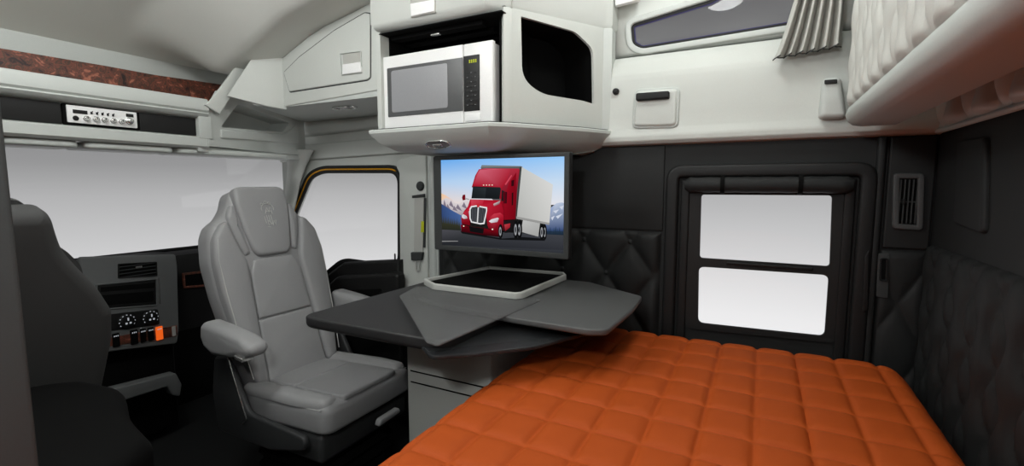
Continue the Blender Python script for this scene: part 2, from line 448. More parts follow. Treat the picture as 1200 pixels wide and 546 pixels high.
# angled end pieces of the header
pa, pb, pc = (1.245, yh+.005), (1.50, 1.995), (1.90, 2.36)
g = G()
MS = FY(yh-.008)
g.slab(MS, px(MS, [(238, 123), (256, 134), (266, 119), (294, 74), (283, 68), (256, 104), (245, 118)]), .012, .005)
MP = FPL(pa, pb)
g.slab(MP, px(MP, [(266, 113), (294, 70), (306, 62), (334, 62), (336, 129), (313, 125)]), .01, .004)
struct('trim_11', g, M_WHITE)
MQ = FPL((1.235, yh+.01), pc)
uq = math.hypot(pc[0]-1.235, pc[1]-yh-.01)
cub = rp(px(MQ, [(256, 149), (276, 122), (337, 144), (329, 155)]), .012, 5)
g = G(); g.holed(MQ, [(0, 1.47), (uq, 1.47), (uq, 1.725), (.07, 1.718), (.03, 1.66), (0, 1.64)], [cub], .012)
cb = ccw(cub); g.loft([[MQ @ Vector((p[0], p[1], .010)) for p in cb], [MQ @ Vector((p[0], p[1]-.004, -.10)) for p in cb]], False, True)
g.slab(MQ, rp(px(MQ, [(255, 152), (330, 157), (346, 146), (347, 168), (255, 162)]), .008, 3), .008, .006, z0=.012)
struct('trim_12', g, M_WHITE2)
g = G(); g.slab(FZ(1.662), [(1.40, 2.06), (1.505, 1.985), (1.505, 1.375), (1.96, 1.375), (1.96, 2.40)], .03, .003); struct('trim_13', g, M_WHITE2)
g = G(); g.slab(FZ(1.445), [(1.20, 2.15), (1.80, 2.33), (1.93, 2.36), (1.93, 2.52), (1.20, 2.52)], .025, .006); struct('trim_14', g, M_WHITE2)

# ================================================================== HEADER FITTINGS
MH = FY(yh+.03)
def fit(a, b): p, q = px(MH, [a, b]); return rect(p[0], p[1], q[0], q[1], .003)
hz0, hz1 = 1.512, 1.584
x75 = at(76, 130, 'Y', yh+.03).x; x158 = at(158, 138, 'Y', yh+.03).x; x232 = at(231, 140, 'Y', yh+.03).x
for nm, a, b, lab in (('header_blanking_plate', .30, x75-.012, 'black blanking panel in the header slot beside the dark grey closet edge'), ('header_blanking_plate', x158+.012, x232, 'black blanking panel in the header slot beside the open corner cubby')):
    g = G(); g.slab(MH, rect(a, hz0, b, hz1, .003), .008, .003)
    single(nm, g, M_BLACKP, lab, 'blank panel', 'black header blanking panels')
cbx0, cbx1 = x75, x158; cw = cbx1-cbx0
cb_ = thing('two_way_radio', 'silver faced two-way radio with a row of knobs in the header slot', 'radio', ((cbx0+cbx1)/2, yh+.03, hz0))
g = G(); g.slab(MH, rect(cbx0-.010, hz0, cbx1+.010, hz1, .004), .010, .003); g.box((cbx0, yh+.03, hz0+.006), (cbx1, yh+.15, hz1-.006)); part('case', g, M_DEEP, cb_)
g = G(); fz0, fz1 = hz0+.008, hz1-.004; fh = fz1-fz0
g.slab(MH, rect(cbx0, fz0, cbx1, fz1, .003), .006, .002, z0=.010); part('faceplate', g, M_STEEL, cb_)
def fp(u, v): return (cbx0+cw*u, fz0+fh*(1-v))
ZF = .016
g = G(); a, b = fp(.075, .24), fp(.27, .46); g.slab(MH, rect(a[0], a[1], b[0], b[1], .001), .0015, .0005, z0=ZF); part('display', g, M_BLACKP, cb_)
g = G(); a, b = fp(.83, .14), fp(.945, .34); g.slab(MH, rect(a[0], a[1], b[0], b[1], .001), .0015, .0005, z0=ZF); part('display', g, M_BLACKP, cb_)
g = G(); a = fp(.105, .74); g.turn(MH @ Matrix.Translation((a[0], a[1], ZF)), [(.0085, 0), (.0085, .003), (.006, .004), (.0055, .0015), (.001, .0015)]); part('microphone_socket', g, M_BLACKP, cb_)
for u, v, r in ((.25, .70, .0085), (.38, .68, .0085), (.505, .68, .0085), (.63, .68, .0085), (.755, .68, .0085), (.875, .60, .012)):
    a = fp(u, v); MM = MH @ Matrix.Translation((a[0], a[1], ZF))
    g = G(); g.turn(MM, [(r*1.15, 0), (r*1.15, .002), (r, .003), (r*.92, .012), (r*.8, .013), (.0005, .013)], 20)
    kn = part('knob', g, M_CHROME, cb_)
    g = G(); g.slab(MM, rect(-.001, -r*.1, .001, r*.8, .0005), .001, .0003, z0=.0131); part('pointer', g, M_BLACKP, kn)
for k in range(5):
    a = fp(.325+.077*k, .33); MM = MH @ Matrix.Translation((a[0], a[1], ZF))
    g = G(); g.slab(MM, rect(-.003, -.005, .003, .004, .001), .003, .001); g.tube([MM @ Vector((0, 0, .002)), MM @ Vector((0, .004, .010))], .0016, 8)
    part('toggle_switch', g, M_BLACKP, cb_)

for k, (xa, xb, lab) in enumerate(((.60, .805, 'pale grey sun visor folded under the header beside the closet edge'), (.815, 1.115, 'pale grey sun visor folded under the header below the two-way radio'), (1.125, 1.66, 'pale grey sun visor folded under the header towards the passenger window'))):
    g = G(); g.slab(FZ(1.432), rect(xa, yh+.02, xb, yh+.20, .03), .026, .010, .010)
    single('sun_visor', g, M_WHITE2, lab, 'sun visor', 'sun visors under the header')

# ================================================================== OVERHEAD CABINETS
MC = FX(1.50)
oc = thing('overhead_cabinet', 'light grey overhead cabinet with a tapered door above the passenger window', 'cabinet', (1.72, 1.7, 1.66))
g = G()
fo = [(-1.985, 1.662)]+[(-y_, roof(1.5, y_)-.001) for y_ in (1.985, 1.9, 1.8, 1.7, 1.6, 1.5, 1.372)]+[(-1.372, 1.686)]
g.slab(MC, fo, .42, .006, z0=-.42); part('body', g, M_WHITE, oc)
do = rp(px(MC, [(333, 85), (340, 108), (431, 94), (434.5, 91), (434.5, 16), (428, 15), (392, 36), (351, 67)]), .008, 4)
g = G(); g.rim(MC, inset(do, -.003), inset(do, .0015), .0012, .0004, z0=0); part('door_gap', g, M_DASH, oc)
g = G(); g.slab(MC, inset(do, .0015), .006, .004); dr = part('door', g, M_WHITE, oc)
def latch(par, Mx, quad, t0=.006):
    q = px(Mx, quad); q = ccw(q)
    g = G(); g.rim(Mx, rp(q, .004, 3), inset(rp(q, .004, 3), .004), .006, .002, z0=t0); f = part('latch_surround', g, M_WHITE2, par)
    return f
lf = latch(dr, MC, [(400, 63), (425, 60), (426, 86), (402, 89)])
MC6 = FX(1.494)
g = G(); g.slab(MC6, rp(px(MC6, [(402, 64), (424, 61), (424, 73), (403, 76)]), .003, 3), .003, .001); part('latch_recess', g, M_CURTAIN, dr)
g = G(); g.slab(MC6, rp(px(MC6, [(403, 76), (424, 73), (425, 85), (403, 88)]), .003, 3), .010, .003); part('latch_paddle', g, M_STEEL, dr, 'white latch paddle')
def lamp(name, label, c, ang, tilt, size=1.0):
    t = thing(name, label, 'reading lamp', c)
    MM = Matrix.Translation(Vector(c)) @ Matrix.Rotation(tilt, 4, 'Y') @ Matrix.Rotation(ang, 4, 'Z') @ Matrix.Rotation(PI, 4, 'X')
    o = [(x*size, y*size) for x, y in rp([(-.055, -.012), (-.03, -.024), (.03, -.024), (.055, -.012), (.055, .012), (.03, .024), (-.03, .024), (-.055, .012)], .006, 3)]
    g = G(); g.rim(MM, o, inset(o, .006*size), .008, .003); part('chrome_bezel', g, M_CHROME, t)
    g = G(); g.slab(MM, inset(o, .005*size), .003, .001); part('lens', g, M_MWGLASS, t)
    g = G(); g.slab(MM, [(x*size, y*size) for x, y in rect(-.02, -.008, .02, .008, .004)], .012, .004); part('rocker', g, M_CHROME, t)
    return t
p = at(404, 127, 'Z', 1.655); lamp('reading_lamp', 'small chrome reading lamp under the cabinet above the passenger window', (p.x, p.y, 1.6615), math.radians(100), 0, 1.15)

# microwave cabinet
mc = thing('microwave_cabinet', 'light grey angled cabinet with an open niche and a side cubby above the television', 'cabinet', (1.7, 1.0, 1.42))
A0, B0, C0, E0, W0 = (1.43, 1.366), (1.43, .853), (1.50, .788), (1.853, .572), (1.868, .542)
zl, zt = 1.885, 2.16
up_o = [A0, B0, C0, E0, W0, (1.94, .542), (1.94, 1.366)]
g = G(); R = []
for z, d in ((zl+.0, .035), (zl+.010, .012), (zl+.030, 0), (zt, 0)):
    c = inset(ccw(up_o), d); R.append([Vector((p[0], p[1], z)) for p in c])
g.loft(R); part('upper_cupboard', g, M_WHITE, mc)
MCE = FPL((1.455, .827), E0) if False else FPL(C0, E0)
MF = FX(1.43)
# white latch on the upper cupboard
g = G(); q = rp(px(MF, [(481, -6), (510, -12), (511, 15), (482, 21)]), .003, 3); g.rim(MF, q, inset(q, .003), .004, .0015); part('latch_surround', g, M_CURTAIN, mc)
g = G(); q = rp(px(MF, [(482, 5), (510, 0), (510, 14), (483, 20)]), .003, 3); g.slab(MF, q, .008, .003); part('latch_paddle', g, M_STEEL, mc, 'white latch paddle')
g = G(); q = px(MF, [(482, -5), (510, -11), (510, 0), (482, 5)]); g.slab(MF, q, .001, .0005); part('latch_recess', g, M_CURTAIN, mc)
# seam between cupboard front and side
g = G(); 
g.box((1.497, .785, zl+.02), (1.503, .789, zt-.05)); part('seam', g, M_CURTAIN, mc)
# pillars
zb = 1.515
g = G(); g.slab(FZ(zb), [(1.468, 1.366), (1.455, 1.366), (1.452, 1.341), (1.49, 1.341), (1.90, 1.341), (1.90, 1.366)], zl+.02-zb, .003); part('left_side', g, M_WHITE, mc)
pr = px(FX(1.472), [(590, 80)])[0]
g = G(); g.slab(FZ(zb), ccw([(1.472, -pr[0]), (1.472, .806), (1.49, .792), C0, (1.515, .779), (1.530, .80), (1.530, .828), (1.50, .828)]), zl+.02-zb, .003); part('right_pillar', g, M_WHITE, mc)
# cubby face
le = math.hypot(E0[0]-C0[0], E0[1]-C0[1])
cho = rp(px(MCE, [(610.5, 19), (660, 33), (674, 37), (695, 57), (696, 122), (683, 118), (634, 110), (612, 92)]), [.004, .01, .02, .03, .004, .01, .05, .05], 5)
g = G(); g.holed(MCE, [(0, zb), (le, zb), (le, zl+.02), (0, zl+.02)], [cho], .012, z0=-.012)
part('cubby_face', g, M_WHITE, mc)
g = G(); g.slab(FZ(zb), [E0, W0, (1.93, .545), (1.93, .575)], zl+.02-zb, .002); part('end_face', g, M_WHITE2, mc)
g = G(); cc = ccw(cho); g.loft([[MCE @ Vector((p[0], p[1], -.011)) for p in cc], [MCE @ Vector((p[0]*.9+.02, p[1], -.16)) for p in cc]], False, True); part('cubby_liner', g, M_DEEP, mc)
# niche liner
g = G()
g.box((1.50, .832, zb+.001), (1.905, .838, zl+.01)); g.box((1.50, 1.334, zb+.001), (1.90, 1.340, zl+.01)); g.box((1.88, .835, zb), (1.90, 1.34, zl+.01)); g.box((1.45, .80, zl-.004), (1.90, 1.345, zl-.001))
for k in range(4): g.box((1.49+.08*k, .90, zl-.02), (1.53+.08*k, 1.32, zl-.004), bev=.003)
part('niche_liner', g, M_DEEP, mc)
p = at(507, 32, 'X', 1.52)
g = G(); MM = frame((1.50, 1.11, zl-.022), (0, 1, 0), (1, 0, 0)); g.slab(MM, rect(-.02, -.008, .02, .008, .003), .004, .001); part('niche_latch', g, M_CHROME, mc)
# tray-like base
to = [(1.415, 1.378), (1.415, .835), (1.475, .775), (1.72, .605), (1.868, .535), (1.94, .535), (1.94, 1.378)]
g = G(); R = []
for z, d in ((zb, .003), (zb-.004, 0), (zb-.014, 0), (zb-.050, .028), (zb-.080, .075), (zb-.092, .13)):
    o = ccw(to); c = inset(o, d)
    R.append([Vector((min(p[0], 1.94), p[1], z)) for p in c])
g.loft(R); part('base_tray', g, M_WHITE2, mc, sharp=30)
g = G(); g.slab(FZ(zb), inset(ccw(to), .012), .004, .001); part('tray_gasket', g, M_BLACKP, mc)
p = at(516, 168, 'X', 1.575)
lamp('reading_lamp', 'small chrome reading lamp under the microwave cabinet tray', (1.461, 1.078, 1.4545), math.radians(90), math.radians(32), 1.0)

# ---- microwave
mw = thing('microwave_oven', 'white built-in microwave oven with a grey window and black keypad', 'microwave', (1.68, 1.1, zb+.004))
my1 = 1.366; xf = 1.488
MM_ = FX(xf)
qa = px(MM_, [(453, 70), (578, 46), (583, 140), (455, 149)])
u0, u1 = qa[0][0], (qa[1][0]+qa[2][0])/2; v0, v1 = zb+.006, 1.800
w_, h_ = u1-u0, v1-v0
g = G(); g.box((xf, -u1+.004, v0), (1.875, -u0-.004, v1-.004), bev=.004); part('casing', g, M_STEEL, mw)
g = G(); g.slab(MM_, rect(u0, v0, u0+w_*.755, v1, .004), .022, .006); md = part('door', g, M_STEEL, mw)
g = G(); g.slab(MM_, rect(u0+w_*.758, v0, u1, v1, .004), .020, .006); cpn = part('control_panel', g, M_STEEL, mw)
Z = .022
g = G(); g.slab(MM_, rect(u0+w_*.045, v0+h_*.165, u0+w_*.755, v0+h_*.835, .004), .0025, .001, z0=Z); part('window_trim', g, M_MWDOOR, md)
g = G(); g.slab(MM_, rect(u0+w_*.09, v0+h_*.22, u0+w_*.625, v0+h_*.79, .010), .002, .001, z0=Z+.0025); part('window', g, M_MWGLASS, md)
ku0, ku1, kv0, kv1 = u0+w_*.762, u0+w_*.895, v0+h_*.155, v0+h_*.845
g = G(); g.slab(MM_, rect(ku0, kv0, ku1, kv1, .002), .003, .001, z0=.020); part('keypad', g, M_BLACKP, cpn)
g = G()
for k in range(4):
    u = ku0+(ku1-ku0)*(.36+.13*k); v = kv0+(kv1-kv0)*.865
    for s in range(2): g.slab(MM_, rect(u, v+.006*s, u+.0055, v+.005+.006*s, .0005), .0006, .0002, z0=.023)
part('clock_digits', g, M_LCD, cpn)
for r in range(8):
    for c in range(3):
        u = ku0+(ku1-ku0)*(.17+.25*c); v = kv0+(kv1-kv0)*(.09+.083*r)
        g = G(); g.slab(MM_, rect(u, v, u+.011, v+.008, .002), .0012, .0005, z0=.023); bt = part('key', g, M_BLACKP, cpn)
        if (r+c) % 2 == 0:
            g = G(); g.slab(MM_, rect(u+.003, v+.003, u+.008, v+.0045, .0003), .0004, .0001, z0=.0242); part('key_print', g, M_MWGLASS, bt)
g = G(); g.slab(MM_, rect(u0+w_*.775, v0+h_*.03, u0+w_*.90, v0+h_*.12, .003), .003, .001, z0=.020); part('door_button', g, M_STEEL, cpn)

# ================================================================== WALL FITTINGS (SLEEPER)
ML = FX(1.868)
tv_l = thing('access_cover', 'pale square cover plate with a black pull handle on the sleeper side wall', 'cover plate', (1.868, .37, 1.53))
q = rp(px(ML, [(745, 106), (796, 103), (794, 149), (742, 150)]), .022, 6)
g = G(); g.slab(ML, inset(q, -.004), .010, .006); part('plate_rim', g, M_WHITE2, tv_l)
g = G(); g.slab(ML, inset(q, .004), .018, .010); part('plate', g, M_WHITE, tv_l)
q = rp(px(FX(1.85), [(746, 110), (785, 107), (785, 116), (746, 119)]), .008, 5)
g = G(); g.slab(FX(1.85), q, .018, .006); part('pull_handle', g, M_BLACKP, tv_l, 'black pull handle')
p = at(722, 107.5, 'X', 1.867)
g = G(); g.turn(frame(p, (0, -1, 0), (0, 0, 1)), [(.012, 0), (.013, .003), (.012, .010), (.008, .014), (.0005, .015)], 20)
single('coat_peg', g, M_BLACKP, 'small round black knob on the white panel beside the microwave cabinet', 'knob')

# latch housing beside the bunk
lh = thing('bunk_latch', 'pale grey latch housing on the side wall below the pleated curtain', 'latch', (1.85, -.17, 1.52))
MLx = FX(1.866)
g = G(); q = rp(px(MLx, [(963, 94), (984, 92), (990, 140), (958, 141)]), .018, 5); g.slab(MLx, q, .045, .016); part('housing', g, M_WHITE2, lh)
MLy = FX(1.82)
g = G(); q = rp(px(MLy, [(966, 94), (981, 93), (981, 98), (966, 99)]), .003, 3); g.slab(MLy, q, .006, .002); part('release_button', g, M_BLACKP, lh)

# ---- air vent on the black wall
av = thing('air_vent', 'rectangular dark grey air vent with vertical louvres on the black wall beside the window', 'air vent', (1.885, -.41, 1.16))
MV = FX(XW-.012)
q = rp(px(MV, [(1046, 203), (1083, 203), (1081, 270), (1045, 268)]), .014, 5)
g = G(); g.rim(MV, q, inset(q, .017), .012, .004); part('bezel', g, M_VENT, av)
g = G(); qi = inset(q, .016); g.slab(MV, qi, .001, .0005); part('duct', g, M_DEEP, av)
us = [p[0] for p in qi]; vs_ = [p[1] for p in qi]; ua, ub, va, vb = min(us), max(us), min(vs_), max(vs_)
for k in range(5):
    u = ua+(ub-ua)*(k+.5)/5
    g = G(); g.slab(MV, rect(u-.0016, va+.004, u+.0016, vb-.004, .001), .009, .001, z0=.001); part('louvre', g, M_DASH, av)
g = G(); g.slab(MV, rect(ua+.002, va+(vb-va)*.48, ub-.002, va+(vb-va)*.51, .001), .006, .001, z0=.001); part('cross_bar', g, M_DASH, av)
g = G(); g.slab(MV, rect(ua+.010, va+(vb-va)*.44, ua+.018, va+(vb-va)*.56, .002), .014, .002, z0=.002); part('thumb_tab', g, M_BLACKP, av)

# ---- small latch on the black wall
sl = thing('window_latch', 'narrow dark latch plate with an oval pull on the black wall below the air vent', 'latch', (1.89, -.36, .93))
MV2 = FX(XW-.02)
q = rp(px(MV2, [(1029, 297), (1043, 297), (1041, 350), (1027, 348)]), .006, 4)
g = G(); g.slab(MV2, q, .006, .002, z0=-.008); part('plate', g, M_DASH, sl)
MV3 = FX(XW-.018)
q = rp(px(MV3, [(1031, 302), (1041, 302), (1040, 330), (1030, 329)]), .008, 5)
g = G(); g.rim(MV3, q, inset(q, .004), .006, .002); part('oval_pull', g, M_BLACKP, sl)
g = G(); g.slab(MV3, inset(q, .006), .003, .001); part('pull_recess', g, M_DEEP, sl)
g = G(); MV4 = FX(XW-.02)
q = rp(px(MV4, [(1012, 300), (1018, 292), (1017, 362), (1010, 366)]), .006, 4); g.slab(MV4, q, .012, .004)
single('grab_bar', g, M_BLACKP, 'long black bar handle on the right edge of the window surround', 'handle')

# ---- rolled shade over the window
rs = thing('rolled_shade', 'rolled black privacy shade strapped above the sleeper window', 'window shade', (1.86, 0, 1.27))
ya, yb2 = at(803, 216, 'X', 1.875).y, at(1000, 216, 'X', 1.875).y; zr = at(900, 216.5, 'X', 1.875).z
g = G(); n_ = 30
R = []
for k in range(n_+1):
    y = ya+(yb2-ya)*k/n_; rr = .028*(.62 if k in (0, n_) else 1)
    R.append([Vector((1.872+rr*.8*math.cos(a), y, zr+rr*math.sin(a)*(1+.03*math.sin(k*1.7)))) for a in [2*PI*j/18 for j in range(18)]])
g.loft(R); part('fabric_roll', g, M_BLACKW, rs)
for xx in (847, 938):
    y = at(xx, 216, 'X', 1.872).y
    g = G(); pth = [Vector((1.872+.0265*math.cos(a), y, zr+.033*math.sin(a))) for a in [2*PI*j/24 for j in range(24)]]
    R = [[p+Vector((0, d, 0)) for p in pth] for d in (-.007, .007)]
    R2 = [[Vector((1.872+(p.x-1.872)*.9, p.y, zr+(p.z-zr)*.9)) for p in r] for r in R]
    g.loft([R[0], R[1], R2[1], R2[0], R[0]], False, False); part('strap', g, M_DEEP, rs)

# ================================================================== QUILTED PADS
def tuft(du, dv, u_, v_, amp, wv=.02):
    def f(u, v):
        a = (u-u_)/du; b = (v-v_)/dv; k = du*dv/math.hypot(du, dv)
        d = [abs((q+.5) % 1-.5)*k for q in (a+b, a-b)]
        return .006+amp*(1-math.exp(-d[0]/wv))*(1-math.exp(-d[1]/wv))
    return f
g = G(); Mp = FX(XW-.001)
zt_ = 1.118
bc = px(Mp, [(739, 283)])[0]; bl = px(Mp, [(712, 319)])[0]; brr = px(Mp, [(768, 325)])[0]
du = (brr[0]-bl[0]); dv = 2*(bc[1]-bl[1]) if bc[1] > bl[1] else .16
tf = tuft(du, dv, bc[0], bc[1], .022)
g.pad(Mp, -1.38, .62, -.34, zt_, 130, 70, tf)
td = thing('tufted_pad', 'black diamond tufted wall pad on the side wall between table and window', 'wall pad', (XW, .7, .62))
part('cushion', g, M_BLACKW, td, sharp=80)
for i in range(-3, 3):
    for j in range(-8, 3):
        u, v = bc[0]+i*du/2, bc[1]+j*dv/2
        if (i+j) % 2 == 0 and -1.30 < u < -.37 and .70 < v < 1.10:
            g = G(); g.turn(frame(Mp @ Vector((u, v, .006)), (0, -1, 0), (0, 0, 1)), [(.009, 0), (.010, .003), (.007, .006), (.0005, .007)], 14); part('button', g, M_BLACKW, td)
# pad between window and rear corner
g = G(); g.pad(FX(XW-.001), .345, .55, .466, 1.095, 24, 80, tuft(.16, .30, .40, .92, .012))
single('tufted_pad', g, M_BLACKW, 'narrow black tufted pad in the corner under the air vent', 'wall pad', sharp=80)
# rear wall: lower quilted pad, plain inset panel, upper pale pad
Mr = FR(YR)
def wavy(du, dv, amp, u_=0, v_=0, wv=.018):
    def f(u, v):
        k = (v-v_)/dv; a = (u-u_)/du; w_ = .26*math.sin(PI*k)
        d = [abs((q+.5) % 1-.5)*du for q in (a+w_, a-w_)]
        return .006+amp*(1-math.exp(-d[0]/wv))*(1-math.exp(-d[1]/wv))
    return f
g = G(); g.pad(Mr, -1.88, .50, .30, 1.118, 200, 80, wavy(.15, .15, .018, -1.8, .9), m=0)
single('quilted_pad', g, M_BLACKW, 'wide black quilted pad on the rear wall beyond the foot of the orange bed', 'wall pad', sharp=80)
g = G(); q = rp(px(Mr, [(1128, 165), (1161, 160), (1158, 275), (1123, 262)]), .02, 5); g.slab(Mr, q, .012, .008)
single('blank_cover', g, M_BLACKW, 'flat black cover panel on the rear wall above the black quilted pad', 'cover panel')
g = G(); g.pad(Mr, -1.875, 1.463, .30, 1.80, 200, 40, wavy(.20, .22, .040, -1.82, 1.44, .03))
single('quilted_pad', g, M_WQUILT, 'pale grey quilted pad on the rear wall beneath the folded bunk', 'wall pad', sharp=80)
g = G(); g.tube([(1.87, YR+.012, 1.46), (-.3, YR+.012, 1.46)], .008, 8); struct('trim_15', g, M_WHITE2)

# ---- folded upper bunk
bk = thing('folding_bunk', 'pale grey folded upper bunk with a quilted face at the upper right', 'bunk', (.9, -.3, 1.49))
yf = -.225
x_end = 1.775
g = G()
prof_b = [(-.335, 1.475), (-.250, 1.475), (-.232, 1.479), (-.218, 1.492), (-.212, 1.510), (-.218, 1.53), (-.226, 1.54), (-.226, 2.40), (-.40, 2.40), (-.40, 1.545)]
R = [[Vector((x, y if not s else (y+.3)*s-.3, z if not s else (z-1.9)*s+1.9)) for y, z in prof_b] for x, s in ((x_end, .985), (x_end-.012, 0), (-.28, 0))]
R[0] = [Vector((x_end, (y+.31)*.93-.31, (z-1.9)*.985+1.9)) for y, z in prof_b]
g.loft(R); part('tray', g, M_WHITE2, bk)
Mbf = FR(-.2255)
bq = wavy(.115, .125, .013, -x_end, 1.53, .016)
g = G(); g.pad(Mbf, -x_end+.006, 1.532, .28, 2.38, 260, 110, bq); part('quilted_face', g, M_WQUILT, bk, sharp=80)

# ---- curtain
ct = thing('curtain', 'pleated grey curtain gathered at the end of the high side window', 'curtain', (1.80, -.08, 1.71))
g = G(); nP = 6
yc0, yc1, yc2 = at(906, 72, 'X', 1.80).y, at(987, 66, 'X', 1.80).y, at(940, 0, 'X', 1.80).y
def cur(a, b):
    y0_ = yc0+(yc2-.012-yc0)*min(1, b*1.9)**.8
    y = y0_+(yc1-y0_)*a
    zb_ = 1.712+.018*a
    z = zb_+(2.36-zb_)*b+.004*math.sin(a*nP*2*PI)*(1-b)
    ph = a*nP*PI
    return Vector((1.842-.044*(abs(math.sin(ph))**.62)*(1-.25*b), y-.010*math.sin(2*ph)*(1-.3*b), z))
g.grid(240, 24, cur); part('pleats', g, M_CURTAIN, ct, sharp=80)
g = G(); g.tube([cur(k/240, 0)+Vector((.001, 0, .001)) for k in range(241)], .0022, 6); part('hem', g, M_DASH, ct, 'dark hem')  # thin dark edge along the bottom of the pleats
g = G(); g.box((1.80, -.45, 2.36), (1.85, .50, 2.385), bev=.004); part('rail', g, M_WHITE2, ct)
# white flap latch above the high window
MX = FX(1.90)
g = G(); q = px(MX, [(723, -30), (752, -40), (749, 2), (722, 9)]); g.slab(MX, rp(q, .004, 3), .02, .004)
single('flap_latch', g, M_STEEL, 'white flap latch above the tip of the high sleeper window', 'latch')

# ================================================================== BED
g = G(); g.box((-.25, -.46, .001), (1.885, .62, .44), bev=.01); single('bed_box', g, M_CAB, 'grey box base under the orange covered bed', 'bed base')
g = G(); g.slab(FZ(.442), rect(-.22, -.40, 1.80, .62, .10), .26, .05, .03); single('mattress', g, M_CURTAIN, 'pale mattress under the orange quilt', 'mattress')
QX0, QX1, QY0, QY1 = -.25, 1.845, -.442, .715
sx, sy, ox, oy = .1235, .1085, 1.606, -.118
def sdf(x, y):
    # rounded plan of the quilt, larger radius at the far rear corner
    r = .12 if (x > 1.2 and y < .1) else .07
    cx, cy = (QX0+QX1)/2, (QY0+QY1)/2; hx, hy = (QX1-QX0)/2, (QY1-QY0)/2
    dx, dy = abs(x-cx)-hx+r, abs(y-cy)-hy+r
    return -(math.hypot(max(dx, 0), max(dy, 0))+min(max(dx, dy), 0)-r)
def quilt(a, b):
    x, y = QX0+(QX1-QX0)*a, QY0+(QY1-QY0)*b
    d = sdf(x, y)
    fx = abs(((x-ox)/sx+.5) % 1-.5)*sx; fy = abs(((y-oy)/sy+.5) % 1-.5)*sy
    z = .744+.012*(1-math.exp(-fx/.009))*(1-math.exp(-fy/.009))+.003*math.sin(x*5+y*3)
    e = max(0, 1-max(d, 0)/.09); z -= .009*e
    z -= .135*e**2.6
    if d < 0: z -= min(.10, -d*2.5)
    return Vector((x, y, z))
g = G(); g.grid(460, 250, quilt)
single('quilt', g, M_ORANGE, 'burnt orange quilted bedspread stitched in squares over the bed', 'quilt', sharp=85)

# ================================================================== TABLE, TRAY, BASE CABINET
bcab = thing('base_cabinet', 'grey floor cabinet with drawer seams under the swivel table', 'cabinet', (1.6, .9, 0))
g = G(); g.box((1.255, .735, .001), (1.868, 1.075, .80), bev=.006); part('body', g, M_CAB, bcab)
MCB = FX(1.255)
for z in (.655, .615):
    g = G(); g.slab(MCB, rect(-1.06, z-.0025, -.745, z+.0025, .001), .001, .0003); part('drawer_seam', g, M_DEEP, bcab)
tb = thing('swivel_table', 'charcoal swivel table shown in overlapping turned positions between passenger seat and bed', 'table', (1.45, .95, .801))  # one table drawn in several positions; its translucent leaves are ghost images
g = G(); g.turn(Matrix.Translation((1.45, .95, .801)), [(.11, 0), (.11, .006), (.045, .012), (.04, .03), (.09, .034)], 28); part('pedestal', g, M_BLACKP, tb)
T = .040
MT = FZ(.882-T)
lA = rp([(1.005, 1.300), (1.012, .735), (1.62, .715), (1.66, 1.285)], [.05, .06, .02, .03], 6)
g = G(); g.slab(MT, lA, T, .008, .018); part('leaf', g, M_TABLE, tb, 'dark charcoal leaf')
MT2 = FZ(.884)
lB = rp(px(FZ(.904), [(497, 336), (484, 345), (520, 356), (600, 372), (690, 386), (712, 386), (742, 361), (753, 347), (690, 330), (600, 322)]), .02, 4)
g = G(); g.slab(FZ(.884), lB, .020, .005, .008); part('leaf', g, M_TABLE2, tb, 'lighter grey leaf')
lC = rp(px(FZ(.909), [(468, 346), (488, 335), (560, 340), (634, 351), (513, 404), (500, 400)]), .008, 4)
g = G(); g.slab(FZ(.9045), lC, .0045, .0015); part('ghost_leaf', g, M_GHOST, tb, 'translucent grey ghost of the table turned partway')
lD = rp(px(FZ(.86), [(492, 402), (520, 396), (640, 356), (706, 384), (672, 392), (628, 404), (560, 412), (505, 416)]), .02, 4)
g = G(); g.slab(FZ(.845), lD, .012, .004, .004); part('ghost_leaf', g, M_GHOSTD, tb, 'translucent dark ghost of the turned table')

tr = thing('corner_tray', 'pale rimmed black tray at the back of the table under the television', 'tray', (1.62, .93, .905))
MTR = FZ(.910)
o = rp(px(FZ(.930), [(496, 327), (507, 333), (604, 344), (613, 343), (664, 322), (661, 319), (573, 312)]), [.01]*7, 4)
g = G(); g.slab(MTR, inset(ccw(o), .004), .010, .004, .002); part('black_liner', g, M_DEEP, tr)
g = G(); g.rim(MTR, o, inset(ccw(o), .014), .022, .005); part('rim', g, M_RIM, tr)

# ================================================================== TELEVISION
tv = thing('television', 'black flat television showing a red lorry, hung under the microwave cabinet', 'television', (1.57, .86, 1.04))
MTV = FX(1.575)
to_ = px(MTV, [(513, 181), (672, 180), (668, 303), (512, 292)])
u0 = (to_[0][0]+to_[3][0])/2; u1 = (to_[1][0]+to_[2][0])/2; v0 = (to_[2][1]+to_[3][1])/2; v1 = (to_[0][1]+to_[1][1])/2-.001
g = G(); g.slab(MTV, rect(u0, v0, u1, v1, .006), .030, .005, .005, z0=-.008); cab_ = part('cabinet', g, M_BLACKP, tv)
si = px(FX(1.553), [(518, 187), (662, 184), (660, 296), (517, 285)])
su0, su1 = (si[0][0]+si[3][0])/2, (si[1][0]+si[2][0])/2; sv0, sv1 = v0+.022, (si[0][1]+si[1][1])/2
g = G(); g.rim(MTV, rect(u0+.002, v0+.002, u1-.002, v1-.002, .006), rect(su0, sv0, su1, sv1, .001), .004, .0015, z0=.0215); part('bezel', g, M_DASH, tv)
g = G(); g.box((1.585, .80, 1.16), (1.895, .92, 1.30), bev=.01); part('wall_arm', g, M_DEEP, tv)
